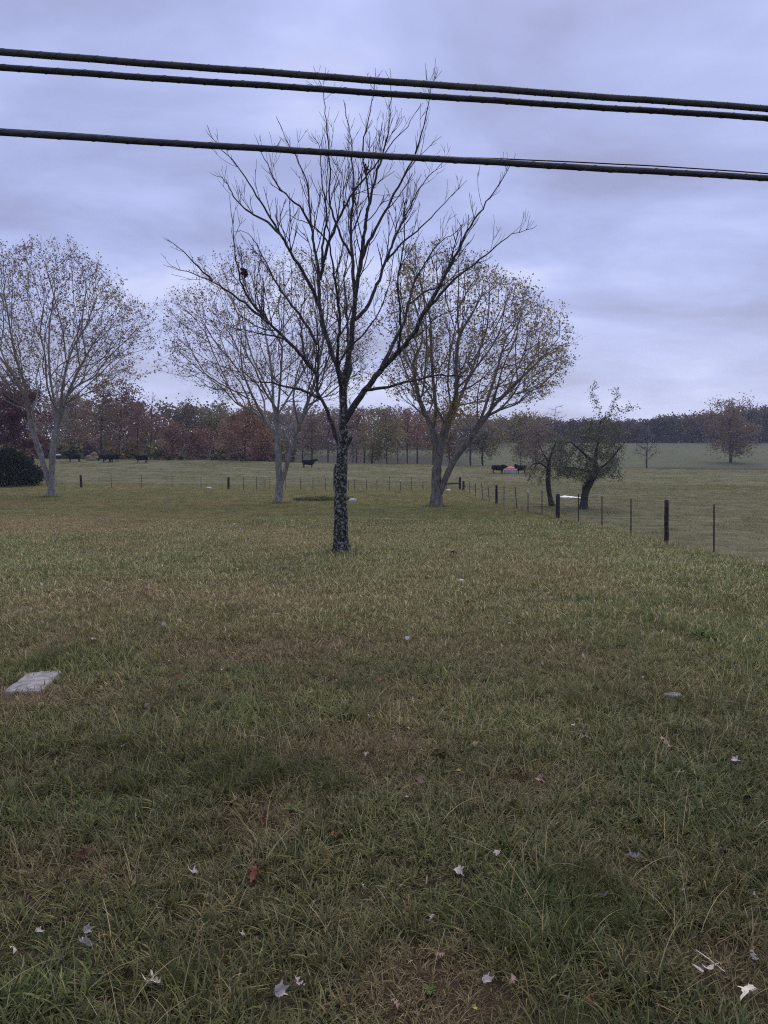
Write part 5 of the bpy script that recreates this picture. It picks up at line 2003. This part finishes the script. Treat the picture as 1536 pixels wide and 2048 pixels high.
# ------------------------------------------------------------------ weeds
def weed(px, py, n, ln, wid, label, seed, up_=.8):
    p = ground(px, py)
    rg = np.random.default_rng(seed)
    root = empty('weed', p)
    for k in range(n):
        a = k * 2.4 + rg.normal(0, .2)
        V, Fq, P_ = [], [], []
        l2 = ln * rg.uniform(.7, 1.2)
        d = np.array([math.cos(a), math.sin(a), 0])
        sd = np.array([-d[1], d[0], 0])
        m = 6
        le = rg.uniform(.3, 1.0) * up_
        pp_ = np.array([0, 0, .01])
        for j in range(m + 1):
            f = j / m
            w = wid * math.sin(math.pi * min(1, f * .93 + .07)) * .5 + .0008
            V += [pp_ - sd * w + [0, 0, w * .4], pp_, pp_ + sd * w + [0, 0, w * .4]]
            e = le * (1 - 1.3 * f)
            pp_ = pp_ + (d * math.cos(e) + np.array([0, 0, 1]) * math.sin(e)) * l2 / m
        for j in range(m):
            for c_ in (0, 1):
                q = j * 3 + c_
                Fq.append((q, q + 1, q + 4, q + 3))
        link('leaf', np_mesh('leaf', np.array(V), np.array(Fq), M['weed'], True), root)
    tag(root, label, 'weed')


M['weed'] = simple('weed_leaf', [(.3, (.06, .085, .025)), (.7, (.11, .14, .045))], 30, .8, .1, .3, .003)
weed(692, 1434, 11, .17, .035, 'pale green broad-leaved weed in the middle of the lawn', 131)
weed(590, 1625, 7, .09, .022, 'small broad-leaved weed left of centre in the foreground', 132)
weed(1400, 1278, 16, .30, .03, 'dark green long-leaved weed clump at the right of the lawn', 133, 1.2)
weed(858, 1985, 8, .04, .016, 'small ivy-like weed growing in the bare brown patch', 134)

# ------------------------------------------------------------------ haze
hm = bpy.data.materials.new('haze')
hm.use_nodes = True
hn = hm.node_tree
hn.nodes.clear()
ho = hn.nodes.new('ShaderNodeOutputMaterial')
pv = hn.nodes.new('ShaderNodeVolumePrincipled')
pv.inputs['Color'].default_value = (.66, .76, 1.0, 1)
pv.inputs['Density'].default_value = 0.00027
pv.inputs['Anisotropy'].default_value = 0.2
hn.links.new(pv.outputs[0], ho.inputs['Volume'])
zb, zt = float(GZ.min()) - 1.0, 42.0
hv = np.array([[x_, y_, z_] for z_ in (zb, zt) for y_ in (-45, 765) for x_ in (-630, 630)], float)
hq = np.array([[0, 2, 3, 1], [4, 5, 7, 6], [0, 1, 5, 4], [2, 6, 7, 3], [0, 4, 6, 2], [1, 3, 7, 5]])
tag(link('haze', np_mesh('haze', hv, hq, hm, False)), 'thin blue autumn haze', None, None, 'stuff')
